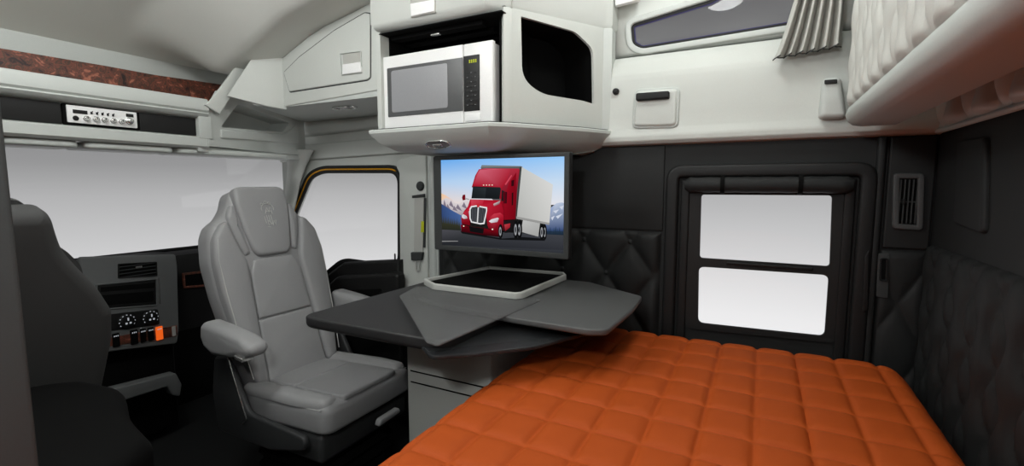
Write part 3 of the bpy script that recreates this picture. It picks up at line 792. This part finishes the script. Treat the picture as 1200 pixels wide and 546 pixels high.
# picture shown on the screen: drawn as thin flat shapes inside the bezel
PIC = []
def sh(pts, *cols):
    """flat shape in picture coordinates; one colour, or one per corner"""
    PIC.append((pts, cols if len(cols) > 1 else cols*len(pts)))
L_, R_, T_, B_ = 36, 634, 38, 508
sh([(L_, T_), (R_, T_), (R_, 150), (L_, 150)], (104, 170, 236), (150, 200, 246), (196, 218, 240), (176, 206, 238))
sh([(L_, 150), (R_, 150), (R_, 270), (L_, 270)], (176, 206, 238), (196, 218, 240), (226, 226, 232), (232, 214, 204))
sh([(L_, 210), (L_, 290), (120, 290), (90, 240), (56, 218)], (240, 196, 150), (225, 200, 190), (215, 200, 200), (220, 205, 205), (238, 200, 170))
mtn = [(36, 245), (60, 232), (84, 244), (104, 258), (124, 262), (146, 250), (168, 248), (190, 262), (190, 330), (36, 330)]
sh(mtn, *[(214, 206, 208)]*8, (140, 130, 140), (150, 140, 150))
for a in ((50, 240, 62, 280, 44, 275), (84, 246, 100, 285, 74, 268), (118, 264, 140, 300, 108, 284), (150, 254, 166, 290, 138, 276), (66, 262, 82, 292, 60, 284), (100, 272, 118, 300, 92, 292)):
    sh([(a[0], a[1]), (a[2], a[3]), (a[4], a[5])], (126, 116, 130))
sh([(36, 262), (70, 284), (104, 304), (138, 322), (138, 400), (36, 400)], (52, 74, 120), (58, 84, 134), (64, 92, 146), (74, 104, 156), (60, 80, 120), (40, 56, 90))
for k in range(14):
    x = 36+k*7; h = 20+(k*37 % 24)
    sh([(x-6, 398), (x, 330-h*.4+k*2.2), (x+7, 398)], (38, 40, 34), (62, 62, 40), (34, 38, 34))
sh([(574, 282), (600, 262), (624, 258), (634, 262), (634, 400), (540, 400), (556, 330)], (150, 170, 205), (190, 200, 220), (190, 200, 220), (170, 185, 210), (40, 62, 110), (44, 66, 112), (84, 110, 164))
for a in ((584, 300, 612, 292, 596, 312), (596, 326, 630, 312, 606, 338), (574, 332, 592, 322, 580, 346), (612, 280, 634, 272, 626, 294)):
    sh([(a[0], a[1]), (a[2], a[3]), (a[4], a[5])], (206, 212, 226))
for k in range(10):
    x = 552+k*9
    sh([(x-7, 420), (x, 372+(k*29 % 18)), (x+7, 420)], (26, 38, 50), (44, 66, 90), (24, 36, 48))
sh([(36, 392), (200, 400), (420, 408), (634, 418), (634, 508), (36, 508)], (74, 74, 80), (60, 62, 66), (66, 68, 72), (62, 64, 70), (42, 44, 50), (34, 36, 40))
sh([(36, 450), (118, 449), (118, 452), (36, 454)], (150, 150, 150))
sh([(36, 470), (634, 492), (634, 508), (36, 508)], (48, 50, 54), (54, 57, 63), (46, 48, 54), (34, 36, 40))
sh([(130, 400), (340, 436), (440, 428), (545, 436), (546, 446), (420, 444), (330, 442), (140, 412)], (18, 19, 21))
# trailer
sh([(240, 72), (430, 80), (440, 86), (234, 86)], (120, 124, 124))
sh([(236, 84), (430, 84), (412, 340), (240, 200)], (86, 90, 92))
sh([(432, 84), (582, 172), (566, 366), (408, 334)], (198, 199, 196), (214, 214, 212), (200, 200, 197), (178, 179, 176))
sh([(424, 84), (434, 84), (410, 336), (402, 336)], (60, 62, 62))
sh([(408, 326), (568, 358), (566, 368), (408, 338)], (150, 150, 148))
sh([(440, 344), (522, 360), (514, 426), (430, 402)], (188, 189, 187), (176, 177, 175), (160, 160, 158), (172, 172, 170))
# wheels of the trailer and tractor
def wheel(x, y, rx, ry):
    sh([(x+rx*math.cos(a), y+ry*math.sin(a)) for a in [2*PI*k/18 for k in range(18)]], (14, 15, 16))
    sh([(x-rx*.12+rx*.5*math.cos(a), y+ry*.62*math.sin(a)) for a in [2*PI*k/16 for k in range(16)]], (150, 152, 156))
    sh([(x-rx*.12+rx*.28*math.cos(a), y+ry*.34*math.sin(a)) for a in [2*PI*k/12 for k in range(12)]], (50, 52, 56))
for w in ((546, 404, 9, 38), (532, 404, 12, 40), (424, 392, 13, 46), (406, 392, 13, 46)): wheel(*w)
# tractor: roof fairing, sleeper, doors
sh([(208, 122), (226, 92), (262, 88), (420, 92), (424, 98), (412, 200), (404, 340), (340, 344), (332, 240), (190, 180)], (140, 16, 34), (176, 60, 80), (196, 88, 108), (170, 40, 58), (130, 14, 30), (120, 10, 26), (112, 8, 22), (120, 10, 24), (140, 14, 30), (150, 14, 32))
sh([(214, 118), (232, 96), (300, 92), (380, 96), (362, 150), (338, 190), (196, 172)], (186, 36, 58), (206, 96, 116), (214, 104, 124), (176, 44, 62), (166, 24, 44), (160, 18, 38), (170, 22, 44))
sh([(372, 160), (408, 110), (400, 340), (352, 342), (350, 240)], (150, 14, 32), (128, 10, 26), (118, 8, 22), (132, 10, 26), (146, 14, 32))
sh([(384, 150), (398, 146), (396, 176), (384, 178)], (50, 10, 16))
sh([(386, 210), (394, 208), (392, 270), (386, 272)], (40, 12, 16))
sh([(352, 168), (384, 122), (388, 126), (358, 172)], (206, 70, 88))
for k in range(4): sh([(246+14*k, 168), (252+14*k, 168), (252+14*k, 173), (246+14*k, 173)], (236, 214, 196))
# windshield and side glass
sh([(196, 176), (330, 182), (334, 190), (326, 240), (188, 236)], (26, 30, 32), (32, 36, 40), (38, 44, 48), (22, 26, 28), (18, 20, 22))
sh([(200, 180), (262, 184), (256, 236), (190, 234)], (34, 40, 44), (44, 50, 54), (30, 34, 36), (22, 26, 28))
sh([(338, 196), (352, 202), (350, 250), (336, 250)], (24, 26, 30), (34, 38, 44), (30, 32, 36), (18, 20, 22))
sh([(356, 204), (364, 206), (362, 262), (354, 262)], (58, 12, 20))
# bonnet
sh([(182, 240), (330, 246), (346, 300), (340, 388), (268, 376), (256, 300), (180, 296), (140, 322), (150, 300), (170, 276)], (176, 22, 44), (168, 20, 42), (150, 14, 34), (118, 8, 24), (130, 10, 26), (178, 30, 50), (196, 40, 60), (150, 14, 32), (160, 18, 36), (176, 24, 44))
sh([(186, 240), (250, 246), (240, 278), (186, 272)], (206, 70, 88), (190, 44, 64), (174, 24, 44), (196, 52, 70))
sh([(296, 264), (330, 248), (326, 266), (300, 276)], (196, 190, 192), (170, 170, 174), (120, 20, 40), (150, 60, 76))
sh([(272, 334), (300, 312), (330, 308), (346, 320), (346, 396), (300, 400), (270, 384)], (160, 16, 36), (196, 56, 74), (200, 62, 80), (170, 24, 44), (112, 8, 22), (104, 8, 20), (120, 8, 24))
sh([(136, 330), (150, 304), (172, 296), (180, 350), (180, 372), (138, 362)], (150, 14, 32), (186, 44, 62), (180, 34, 54), (128, 10, 26), (112, 8, 22), (112, 8, 22))
# grille with bright surround
sh([(186, 274), (212, 270), (266, 280), (266, 296), (252, 364), (232, 366), (186, 356), (178, 336), (178, 288)], (226, 226, 228))
sh([(190, 280), (214, 277), (260, 286), (260, 298), (247, 357), (230, 359), (190, 350), (184, 334), (184, 292)], (44, 46, 50))
for k in range(8):
    x = 192+k*8.4
    sh([(x, 282+k*.5), (x+2, 282+k*.5), (x+1-k*.8, 353), (x-1-k*.8, 353)], (98, 100, 106))
sh([(220, 276), (226, 277), (220, 360), (214, 360)], (206, 206, 208))
sh([(214, 262), (230, 264), (228, 280), (216, 279)], (190, 40, 50))
# head lamps, bumper
sh([(274, 350), (288, 340), (318, 332), (324, 336), (316, 354), (286, 358)], (236, 238, 242), (220, 224, 230), (236, 238, 240), (200, 190, 196), (170, 150, 158), (210, 208, 214))
sh([(140, 322), (146, 314), (164, 324), (168, 336), (150, 338), (141, 332)], (236, 238, 242), (210, 214, 220), (226, 226, 230), (170, 150, 158), (200, 196, 200), (220, 220, 226))
sh([(134, 366), (178, 376), (250, 384), (300, 396), (336, 402), (330, 428), (240, 420), (136, 402)], (126, 8, 22), (90, 8, 18), (80, 8, 16), (110, 8, 20), (120, 10, 24), (44, 6, 12), (30, 8, 12), (52, 6, 14))
sh([(176, 376), (250, 386), (246, 412), (180, 402)], (16, 16, 18))
sh([(288, 388), (294, 386), (296, 392), (290, 394)], (250, 244, 226)); sh([(146, 372), (151, 371), (152, 377), (147, 378)], (250, 244, 226))
wheel(332, 400, 12, 36)
sh([(346, 350), (400, 344), (398, 404), (352, 408)], (32, 26, 28), (26, 20, 22), (18, 18, 20), (22, 20, 22))
sh([(350, 366), (380, 360), (378, 380), (354, 400)], (186, 60, 70), (170, 40, 50), (150, 30, 40), (110, 16, 28))
# mirrors
sh([(146, 218), (158, 216), (160, 242), (146, 246), (142, 232)], (110, 10, 24))
sh([(158, 232), (178, 238), (178, 244), (158, 240)], (170, 170, 172))
sh([(344, 206), (356, 204), (356, 262), (346, 262)], (84, 8, 20))
# build
verts, faces, cols = [], [], []
xs_ = 1.575-.0225
# one flat quad mesh per shape, each slightly nearer than the one under it
su = (su1-su0); sv = (sv1-sv0)
for k, (pts, cs) in enumerate(PIC):
    b = len(verts)
    for (x, y), c in zip(pts, cs):
        a = max(0, min(1, (x-36)/598)); t = max(0, min(1, (y-(44-6*a))/(((470+38*a))-(44-6*a))))
        # picture coordinates follow the photographed screen, straightened to its real rectangle
        verts.append((xs_-.00003*k, -(su0+su*(a*1.10/(1+.10*a))), sv1-sv*t)); cols.append(lin(c))
    faces.append(list(range(b, b+len(pts))))
me = bpy.data.meshes.new('screen')
inv = ORG[tv].inverted(); me.from_pydata([tuple(inv @ Vector(v)) for v in verts], [], faces)
at_ = me.color_attributes.new('pic', 'FLOAT_COLOR', 'POINT')
for i, c in enumerate(cols): at_.data[i].color = c
me.materials.append(M_SCREEN)
so = bpy.data.objects.new('screen', me); COL.objects.link(so); so.parent = tv; so['label'] = 'lit screen picture of a red lorry with a pale trailer before mountains'

# ================================================================== SEAT BELT
sb = thing('seat_belt', 'grey seat belt with buckle hanging on the white door pillar', 'seat belt', (1.93, 1.56, .9))
MSB = FX(1.926)
p = at(493, 218, 'X', 1.926)
g = G(); g.turn(frame(p, (0, -1, 0), (0, 0, 1)), [(.024, 0), (.024, .006), (.018, .014), (.008, .016), (.0005, .016)], 20); part('anchor_cap', g, M_DASH, sb)
def q4(M, a): return px(M, a)
g = G(); g.slab(MSB, q4(MSB, [(487, 229), (498, 229), (496.5, 297), (486.5, 297)]), .004, .001, z0=.006); part('webbing', g, M_BELT, sb)
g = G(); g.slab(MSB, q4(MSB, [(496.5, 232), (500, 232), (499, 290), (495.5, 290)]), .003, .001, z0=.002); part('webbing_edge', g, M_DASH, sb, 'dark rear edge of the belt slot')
g = G(); g.slab(MSB, q4(MSB, [(485, 229), (499, 227), (499, 231), (485, 232)]), .010, .003, z0=.006); part('guide', g, M_DASH, sb)
g = G(); g.slab(MSB, q4(MSB, [(495.5, 259), (498.5, 259), (498.5, 272), (495, 272)]), .003, .001, z0=.011); part('tag', g, M_LIME, sb, 'lime yellow tag')
g = G(); g.slab(MSB, rp(q4(MSB, [(484, 295), (498, 295), (496.5, 304.5), (484.5, 304.5)]), .006, 3), .016, .005, z0=.006); part('buckle', g, M_DASH, sb)
q = rp(q4(MSB, [(488, 305), (494, 305), (493, 317), (488.5, 317)]), .005, 3)
g = G(); g.rim(MSB, q, inset(q, .006), .005, .001, z0=.008); part('tongue', g, M_BELT, sb)

# ================================================================== DASHBOARD
ds = thing('dashboard', 'black dashboard with a dark grey centre stack below the windshield', 'dashboard', (.8, 2.8, .3))
g = G()
pf = [(2.99, .935), (2.72, .958), (2.66, .955), (2.63, .94), (2.62, .90), (2.64, .72), (2.72, .55), (2.99, .52)]
g.loft([[Vector((x, y, z)) for y, z in pf] for x in (-.31, 1.30)])
pf2 = [(2.99, .925), (2.80, .935), (2.76, .925), (2.74, .89), (2.75, .72), (2.80, .50), (2.99, .48)]
g.loft([[Vector((x, y, z)) for y, z in pf2] for x in (1.29, 1.93)])
part('body', g, M_BLACKP, ds)
MS_ = FY(2.61)
so_ = rp(px(MS_, [(90, 301), (204, 297.5), (206, 310), (208, 385), (206, 402), (100, 415)]), .015, 4)
g = G(); g.slab(MS_, so_, .015, .008); st = part('centre_stack', g, M_STACK, ds, 'dark grey centre stack')
MS2 = FY(2.595)
def pq(a, r=.004, n=3): return rp(px(MS2, a), r, n)
g = G(); q = pq([(138, 309), (183.5, 306.5), (184, 323), (138, 326)]); g.rim(MS2, q, inset(q, .004), .006, .002); vt = part('vent_bezel', g, M_BLACKP, ds)
g = G(); g.slab(MS2, inset(q, .003), .0008, .0003); part('vent_duct', g, M_DEEP, vt)
us = [p[0] for p in q]; vs_ = [p[1] for p in q]; ua, ub, va, vb = min(us), max(us), min(vs_), max(vs_)
for k in range(4):
    v = va+(vb-va)*(k+1)/5
    g = G(); g.slab(MS2, rect(ua+.006, v-.0015, ub-.006, v+.0015, .001), .005, .001); part('vent_slat', g, M_DASH, vt)
g = G(); g.slab(MS2, rect((ua+ub)/2-.012, va+(vb-va)*.6, (ua+ub)/2+.016, va+(vb-va)*.72, .002), .009, .002); part('vent_tab', g, M_CHROME, vt)
g = G(); q = pq([(112, 333), (184, 326), (184.5, 358), (112, 364)], .006); g.rim(MS2, q, inset(q, .006), .005, .002); hs = part('radio_bay', g, M_STACK, ds)
g = G(); g.slab(MS2, inset(q, .005), .0008, .0003); part('radio_bay_back', g, M_BLACKP, hs)
g = G(); g.slab(MS2, pq([(118, 336.5), (181, 331), (181, 337), (118, 342)], .002), .002, .001); part('radio_slot', g, M_DEEP, hs)
g = G(); g.slab(MS2, pq([(118, 346), (180, 341), (180, 353), (118, 358)], .002), .002, .001); part('radio_slot', g, M_DEEP, hs)
g = G(); g.slab(MS2, pq([(185.6, 325), (187, 325), (188, 356), (186.6, 356)], .001), .003, .001); part('bright_strip', g, M_CHROME, ds)
g = G(); g.slab(MS2, pq([(112, 370), (185, 362), (187, 380), (112, 390)], .010), .003, .001); cl = part('climate_panel', g, M_BLACKP, ds)
for cx_, cy_ in ((148, 376.5), (175.5, 372)):
    c = px(MS2, [(cx_, cy_)])[0]; MM = MS2 @ Matrix.Translation((c[0], c[1], .003))
    g = G(); g.turn(MM, [(.036, 0), (.036, .003), (.030, .006), (.026, .016), (.022, .017), (.0005, .017)], 28); kn = part('climate_knob', g, M_BLACKP, ds)
    g = G()
    for k in range(9):
        a = math.radians(-30+k*30); g.slab(MM, rect(.030*math.cos(a)-.0026, .030*math.sin(a)-.0026, .030*math.cos(a)+.0026, .030*math.sin(a)+.0026, .001), .001, .0003, z0=.0062)
    g.slab(MM, rect(-.003, .006, .003, .020, .001), .001, .0003, z0=.0171); g.slab(MM, rect(-.012, -.010, -.004, -.002, .001), .001, .0003, z0=.0171); g.slab(MM, rect(.004, -.010, .012, -.002, .001), .001, .0003, z0=.0171)
    part('knob_marks', g, M_SWITCHMARK, kn)
g = G(); g.slab(MS2, pq([(100, 401), (207, 381), (208, 392), (206, 394), (100, 410)], .004), .003, .001); bp = part('burl_strip', g, M_BURL, ds, 'red-brown burl switch strip')
MS3 = FY(2.592)
for k, (a, b, mm) in enumerate((((131, 391.5), (140.5, 405), M_DEEP), ((152, 387.5), (162, 402), M_DEEP), ((163.5, 386), (171.5, 400), M_DEEP), ((172.5, 384.5), (180.5, 398), M_DEEP), ((182, 383.5), (191, 397), M_ORSW))):
    p0, p1 = px(MS3, [a, b])
    g = G(); g.slab(MS3, rect(p0[0], p0[1], p1[0], p1[1], .003), .006, .002); sw = part('rocker_switch', g, mm, ds, 'orange lit rocker switch' if mm is M_ORSW else None)
    g = G(); cx_ = (p0[0]+p1[0])/2; cz_ = p0[1]-.012
    for s in range(3): g.slab(MS3, rect(cx_-.009+.007*s, cz_-.003, cx_-.005+.007*s, cz_+.003, .001), .0006, .0002, z0=.0061)
    part('switch_mark', g, M_SWITCHMARK, sw)
p0, p1 = px(MS3, [(201, 383), (206, 393)])
g = G(); g.slab(MS3, rect(p0[0], p0[1], p1[0], p1[1], .002), .004, .001); part('pale_label_plate', g, M_RIM, ds)
MS4 = FY(2.742)
g = G(); q = rp(px(MS4, [(213, 320), (248, 316), (248, 335), (214, 338)]), .006, 3); g.rim(MS4, q, inset(q, .012), .008, .003); pv = part('burl_bezel', g, M_BURL, ds)
g = G(); g.slab(MS4, inset(q, .011), .006, .002); part('glovebox_latch', g, M_DEEP, pv)
# lower console bracket
g = G(); MS5 = FY(2.60)
g.slab(MS5, rp(px(MS5, [(90, 462), (200, 435), (207, 448), (205, 462), (196, 461), (190, 451), (142, 466), (100, 478)]), .01, 3), .05, .008)
part('lower_console_lip', g, M_STACK, ds)
g = G(); g.box((.80, 2.66, .05), (1.30, 2.80, .52), bev=.01); part('lower_console', g, M_DEEP, ds)

# ================================================================== SEATS
def make_seat(name, label, loc, rz, ml, ml2, mst, back_plain=False):
    t = thing(name, label, 'seat', loc, rz)
    I = Matrix.Identity(4)
    # cushion frame: u = x, v = y (rear), n = up ; front at y=-.25
    tc = math.radians(3)
    MCU = frame((0, 0, .375), (1, 0, 0), (0, math.cos(tc), -math.sin(tc)))
    def P(n, g, m, par=t, lab=None, sharp=50): return part(n, g, m, par, lab, True, sharp)
    ob = rp([(-.242, -.28), (.242, -.28), (.24, .24), (-.24, .24)], [.06, .06, .05, .05], 6)
    g = G(); g.slab(MCU, ob, .115, .04, .02); cu = P('seat_cushion', g, ml2)
    g = G(); g.slab(MCU, rp([(-.150, -.275), (.150, -.275), (.150, .00), (-.150, .00)], [.03, .03, .01, .01], 4), .018, .009, 0, .006, z0=.105); P('front_insert', g, ml2, cu)
    g = G(); g.slab(MCU, rp([(-.150, .004), (.150, .004), (.145, .23), (-.145, .23)], .012, 4), .018, .009, 0, .004, z0=.105); P('rear_insert', g, ml2, cu)
    for s in (-1, 1):
        o = [(s*.154, -.262), (s*.228, -.262), (s*.246, -.12), (s*.24, .22), (s*.154, .22)]
        g = G(); g.slab(MCU, rp(o, .04, 5), .034, .028, 0, .006, z0=.097); P('side_bolster', g, ml, cu)
        g = G(); g.tube([MCU @ Vector((s*(.233+.004*math.sin(k)), -.25+.46*k/8, .096)) for k in range(9)], .0022, 6); P('stitching', g, mst, cu)
    # backrest: u = x, v = up along the back, n = forward (towards -y)
    tb_ = math.radians(15.5)
    MB_ = frame((0, .215, .44), (1, 0, 0), (0, math.sin(tb_), math.cos(tb_)))
    half = [(.0, .195), (.10, .215), (.25, .242), (.42, .262), (.56, .268), (.665, .252), (.715, .228), (.745, .180), (.79, .145), (.835, .128), (.858, .112)]
    if back_plain: half = [(.0, .24), (.10, .26), (.25, .285), (.42, .305), (.52, .300), (.60, .262), (.66, .222), (.71, .190), (.745, .172), (.79, .160), (.835, .150), (.858, .135)]
    o = [(x, v) for v, x in half]+[(-x, v) for v, x in reversed(half)]
    g = G(); g.slab(MB_, rp(o, .02, 3), .115, .035, .035, z0=-.06)
    bk_ = P('backrest', g, ml)
    fr = .05
    # wings
    for s in (-1, 1):
        w = [(s*.150, .02), (s*.206, .03), (s*.236, .22), (s*.258, .42), (s*.262, .56), (s*.246, .655), (s*.205, .712), (s*.176, .722), (s*.158, .64), (s*.128, .54), (s*.138, .30)]
        g = G(); g.slab(MB_, rp(w, .02, 3), .045, .020, 0, .005, z0=fr-.015); wg = P('wing_bolster', g, ml, bk_)
        g = G(); g.tube([MB_ @ Vector((s*x, v, fr+.0265)) for x, v in ((.219, .06), (.236, .24), (.247, .42), (.249, .56), (.235, .645), (.198, .700))], .0022, 6); P('stitching', g, mst, bk_)
    # centre inserts
    g = G(); g.slab(MB_, rp([(-.146, .02), (.146, .02), (.134, .285), (-.134, .285)], .012, 4), .024, .009, 0, .006, z0=fr-.008); P('lower_insert', g, ml, bk_)
    g = G(); g.slab(MB_, rp([(-.132, .290), (.132, .290), (.120, .49), (.095, .545), (-.095, .545), (-.120, .49)], .012, 4), .024, .009, 0, .006, z0=fr-.008); P('upper_insert', g, ml, bk_)
    # head panel
    hp_ = [(-.072, .555), (.072, .555), (.092, .585), (.114, .70), (.126, .80), (.120, .855), (.096, .868), (-.096, .868), (-.120, .855), (-.126, .80), (-.114, .70), (-.092, .585)]
    g = G(); g.slab(MB_, rp(hp_, .02, 4), .038, .015, 0, .006, z0=fr-.012); hd = P('headrest_panel', g, ml, bk_)
    for s in (-1, 1):
        w = [(s*.098, .575), (s*.128, .562), (s*.158, .655), (s*.172, .735), (s*.142, .79), (s*.132, .79), (s*.119, .70)]
        g = G(); g.slab(MB_, rp(w, .012, 3), .028, .016, 0, .002, z0=fr-.012); P('headrest_gusset', g, ml, bk_)
    if not back_plain:
        # embroidered emblem: a crest of loops over upright letter-like strokes
        ze = fr+.034
        def E(x, v): return MB_ @ Vector((.008+x, .735+v, ze))
        g = G()
        g.tube([E(.030*math.cos(a)-.002, .026+.024*math.sin(a)) for a in [math.radians(200-k*22) for k in range(11)]], .0016, 6)
        for cx_, cv_ in ((-.026, .046), (-.008, .054), (.010, .050)): g.tube([E(cx_+.006*math.cos(a), cv_+.006*math.sin(a)) for a in [2*PI*k/10 for k in range(10)]], .0013, 6, True)
        g.tube([E(-.016, .004), E(-.006, .030), E(.002, .010), E(.010, .030), E(.016, .002)], .0018, 6)
        g.tube([E(-.012, .014), E(.012, .014)], .0016, 6)
        for x in (-.014, -.004, .006): g.tube([E(x, -.004), E(x+.003, -.050)], .0018, 6)
        g.tube([E(-.010, -.028), E(.010, -.050), E(.016, -.030), E(.022, -.050), E(.026, -.028)], .0018, 6)
        g.tube([E(-.026, -.008), E(-.022, -.040)], .0014, 6); g.tube([E(-.020, -.056), E(-.006, -.058)], .0014, 6)
        P('emblem', g, mst, hd, 'pale embroidered emblem')
    # armrests
    for s in (-1, 1):
        if back_plain and s < 0: continue
        MA = frame((s*.315, .085, .715), (0, -1, 0), (0, 0, 1)) if s < 0 else frame((s*.315, .085, .715), (0, 1, 0), (0, 0, 1))
        d = -1 if s < 0 else 1
        prof_ = [(-.19, .045), (-.17, .062), (-.05, .050), (.06, .034), (.115, .010), (.122, -.014), (.104, -.038), (.04, -.040), (-.02, -.058), (-.12, -.066), (-.175, -.040), (-.195, 0)]
        prof_ = [(u*(1 if s < 0 else -1), v) for u, v in prof_]
        g = G(); g.slab(MA, rp(prof_, .02, 4), .085, .026, .026, z0=-.045); ar = P('armrest', g, ml)
        bb = [(.035, -.030), (.085, -.036), (.082, -.052), (.038, -.046)]; bb = [(u*(1 if s < 0 else -1), v) for u, v in bb]
        g = G(); g.slab(MA, rp(bb, .004, 3), .05, .004, .004, z0=-.004 if s < 0 else -.046); P('adjuster', g, M_CHROME if not back_plain else M_SEATPL, ar, 'bright adjuster wheel' if not back_plain else None)
        g = G(); g.box((s*.255 if s > 0 else -.290, .13, .62), (s*.290 if s > 0 else -.255, .21, .69), bev=.01); P('arm_bracket', g, M_SEATPL, ar)
    # side covers and recliner lever
    for s in (-1, 1):
        MA = frame((s*.275, 0, 0), (0, -1, 0), (0, 0, 1))
        g = G(); g.slab(MA, rp([(-.30, .30), (.02, .30), (.22, .35), (.22, .40), (-.10, .42), (-.22, .62), (-.30, .62), (-.33, .46)], .03, 4), .026, .01, .01, z0=-.012); P('side_cover', g, M_SEATPL)
    g = G(); g.tube([(-.292, .20, .63), (-.294, .13, .47), (-.294, .10, .40), (-.294, .125, .375)], .0035, 8); P('recliner_lever', g, M_CHROME if not back_plain else M_SEATPL)
    # suspension base
    g = G(); g.box((-.235, -.24, .27), (.235, .24, .385), bev=.02); P('seat_pan', g, M_SEATPL)
    g = G(); R = []
    for k in range(9):
        z = .06+.22*k/8; w = .19+(.016 if k % 2 else 0)
        R.append([Vector((p[0], p[1], z)) for p in rect(-w, -w, w, w, .05, 4)])
    g.loft(R); P('suspension_bellows', g, M_DEEP)
    g = G(); g.box((-.24, -.25, .001), (.24, .25, .062), bev=.012); P('floor_plinth', g, M_DEEP)
    g = G(); MP_ = frame((.05, -.285, .345), (1, 0, 0), (0, 0, 1)); g.slab(MP_, rp([(-.06, -.012), (.07, -.006), (.065, .016), (-.05, .014)], .01, 4), .025, .008); P('slide_handle', g, M_LEATHER2 if not back_plain else M_SEATPL)
    return t
make_seat('passenger_seat', 'grey leather high-backed seat turned to face the table', (1.37, 1.625, 0), 0, M_LEATHER, M_LEATHER2, M_STITCH)
make_seat('driver_seat', 'charcoal driver seat seen from behind at the left edge', (.415, 2.20, -.025), PI, M_DARKSEAT, M_DARKSEAT, M_SEATPL, True)

# ================================================================== CLOSET AND LOW CABINET
cs = thing('closet', 'tall dark grey closet end standing at the left edge of the photo', 'closet', (0, .85, 0))
g = G(); g.box((-.31, .719, .001), (.2045, 1.02, 2.0), bev=.006); part('body', g, M_DASH, cs)
g = G(); g.slab(FY(.719), rect(-.28, .12, .17, 1.95, .01), .001, .0005); part('door_seam', g, M_SEATPL, cs)
lc = thing('low_cabinet', 'low grey cabinet with a thick black padded top beside the closet', 'cabinet', (.4, 1.5, 0))
g = G(); lo_ = rp([(-.30, 1.03), (.36, 1.03), (.50, 1.12), (.535, 1.31), (.607, 1.50), (.58, 1.66), (.50, 1.73), (-.30, 1.73)], [.02, .06, .04, .06, .06, .05, .05, .02], 5)
g.slab(FZ(.001), inset(ccw(lo_), .008), .685, .01); part('body', g, M_CAB, lc)
g = G(); g.slab(FZ(.687), lo_, .078, .035, .01, .012); part('padded_top', g, M_DEEP, lc, 'black padded top')
g = G(); g.tube([Vector((p[0], p[1], .64)) for p in lo_], .004, 6, True); part('seam', g, M_SEATPL, lc)

# ================================================================== ADDED FILL LIGHTS (unseen dome lights above the frame, put in to brighten the cab)
def fill_dome(label, x, y, size, power):
    z = roof(x, y)-.002
    t = thing('ceiling_fill_light', label, 'added fill light', (x, y, z), 0, 'added fill lights')
    MM = Matrix.Translation((x, y, z)) @ Matrix.Rotation(PI, 4, 'X')
    g = G(); g.rim(MM, rect(-size/2-.02, -size/2-.02, size/2+.02, size/2+.02, .04), rect(-size/2, -size/2, size/2, size/2, .03), .014, .005); part('fill_light_surround', g, M_WHITE2, t)
    g = G(); g.slab(MM, rect(-size/2, -size/2, size/2, size/2, .03), .006, .002); part('diffuser', g, M_FILL, t)
    l = bpy.data.lights.new('fill_light', 'POINT'); l.shadow_soft_size = size*.45; l.energy = power; l.color = (.98, 1, 1)
    o = bpy.data.objects.new('fill_light', l); COL.objects.link(o); o.parent = t; o.location = (0, 0, -size*.45-.02)
    return t
fill_dome('added square fill light on the ceiling above the pillow end of the bed', 1.36, .22, .24, 11)
fill_dome('added square fill light on the ceiling above the aisle between bed and seats', .40, 1.30, .26, 22)
fill_dome('added square fill light on the ceiling above the driver seat', 0, 1.75, .2, 4)
# fill light added on the driver-side wall, unseen behind the camera
bl_ = thing('wall_fill_light', 'added round fill light on the driver side wall of the sleeper', 'wall lamp', (-.32, .22, 1.62))
MM = frame((-.32, .22, 1.74), (0, 1, 0), (0, 0, 1))
g = G(); g.turn(MM, [(.12, 0), (.12, .015), (.105, .022), (.10, .012), (.0005, .012)], 32); part('fill_light_rim', g, M_WHITE2, bl_)
g = G(); g.turn(MM, [(.098, .0125), (.09, .02), (.05, .03), (.0005, .033)], 32); part('diffuser', g, M_FILL, bl_)
l = bpy.data.lights.new('fill_light', 'POINT'); l.shadow_soft_size = .06; l.energy = 25; l.color = (.98, 1, 1)
o = bpy.data.objects.new('fill_light', l); COL.objects.link(o); o.parent = bl_; o.location = (.11, 0, .12)

# ================================================================== SKY
w = bpy.data.worlds.new('sky'); sc.world = w; w.use_nodes = True; nt = w.node_tree
tc = nt.nodes.new('ShaderNodeTexCoord'); sp = nt.nodes.new('ShaderNodeSeparateXYZ'); mr = nt.nodes.new('ShaderNodeMapRange')
mr.inputs[1].default_value = -.35; mr.inputs[2].default_value = .35
r = nt.nodes.new('ShaderNodeValToRGB'); e = r.color_ramp.elements
def pos(deg): return (math.sin(math.radians(deg))+.35)/.7
e[0].position = pos(-18); e[0].color = lin((248, 248, 249)); e[1].position = pos(20); e[1].color = lin((100, 100, 102))
for d, c in ((-14, 240), (-7.5, 214), (-1, 182), (2, 153), (8, 126)):
    k = e.new(pos(d)); k.color = lin((c, c, c+1))
bg = nt.nodes['Background']
nt.links.new(tc.outputs['Generated'], sp.inputs[0]); nt.links.new(sp.outputs['Z'], mr.inputs[0]); nt.links.new(mr.outputs[0], r.inputs[0]); nt.links.new(r.outputs[0], bg.inputs[0])
bg.inputs[1].default_value = 1.0

# ================================================================== CAMERA
cam = bpy.data.cameras.new('camera'); co = bpy.data.objects.new('camera', cam); COL.objects.link(co)
cam.sensor_width = 36; cam.lens = CF/1200*36; cam.clip_start = .02
co.matrix_world = Matrix(((RT.x, UP.x, -FW.x, CC.x), (RT.y, UP.y, -FW.y, CC.y), (RT.z, UP.z, -FW.z, CC.z), (0, 0, 0, 1)))
sc.camera = co
sc.view_settings.view_transform = 'Standard'; sc.view_settings.look = 'None'; sc.view_settings.gamma = 1; sc.view_settings.exposure = 0
sc.view_settings.use_curve_mapping = False
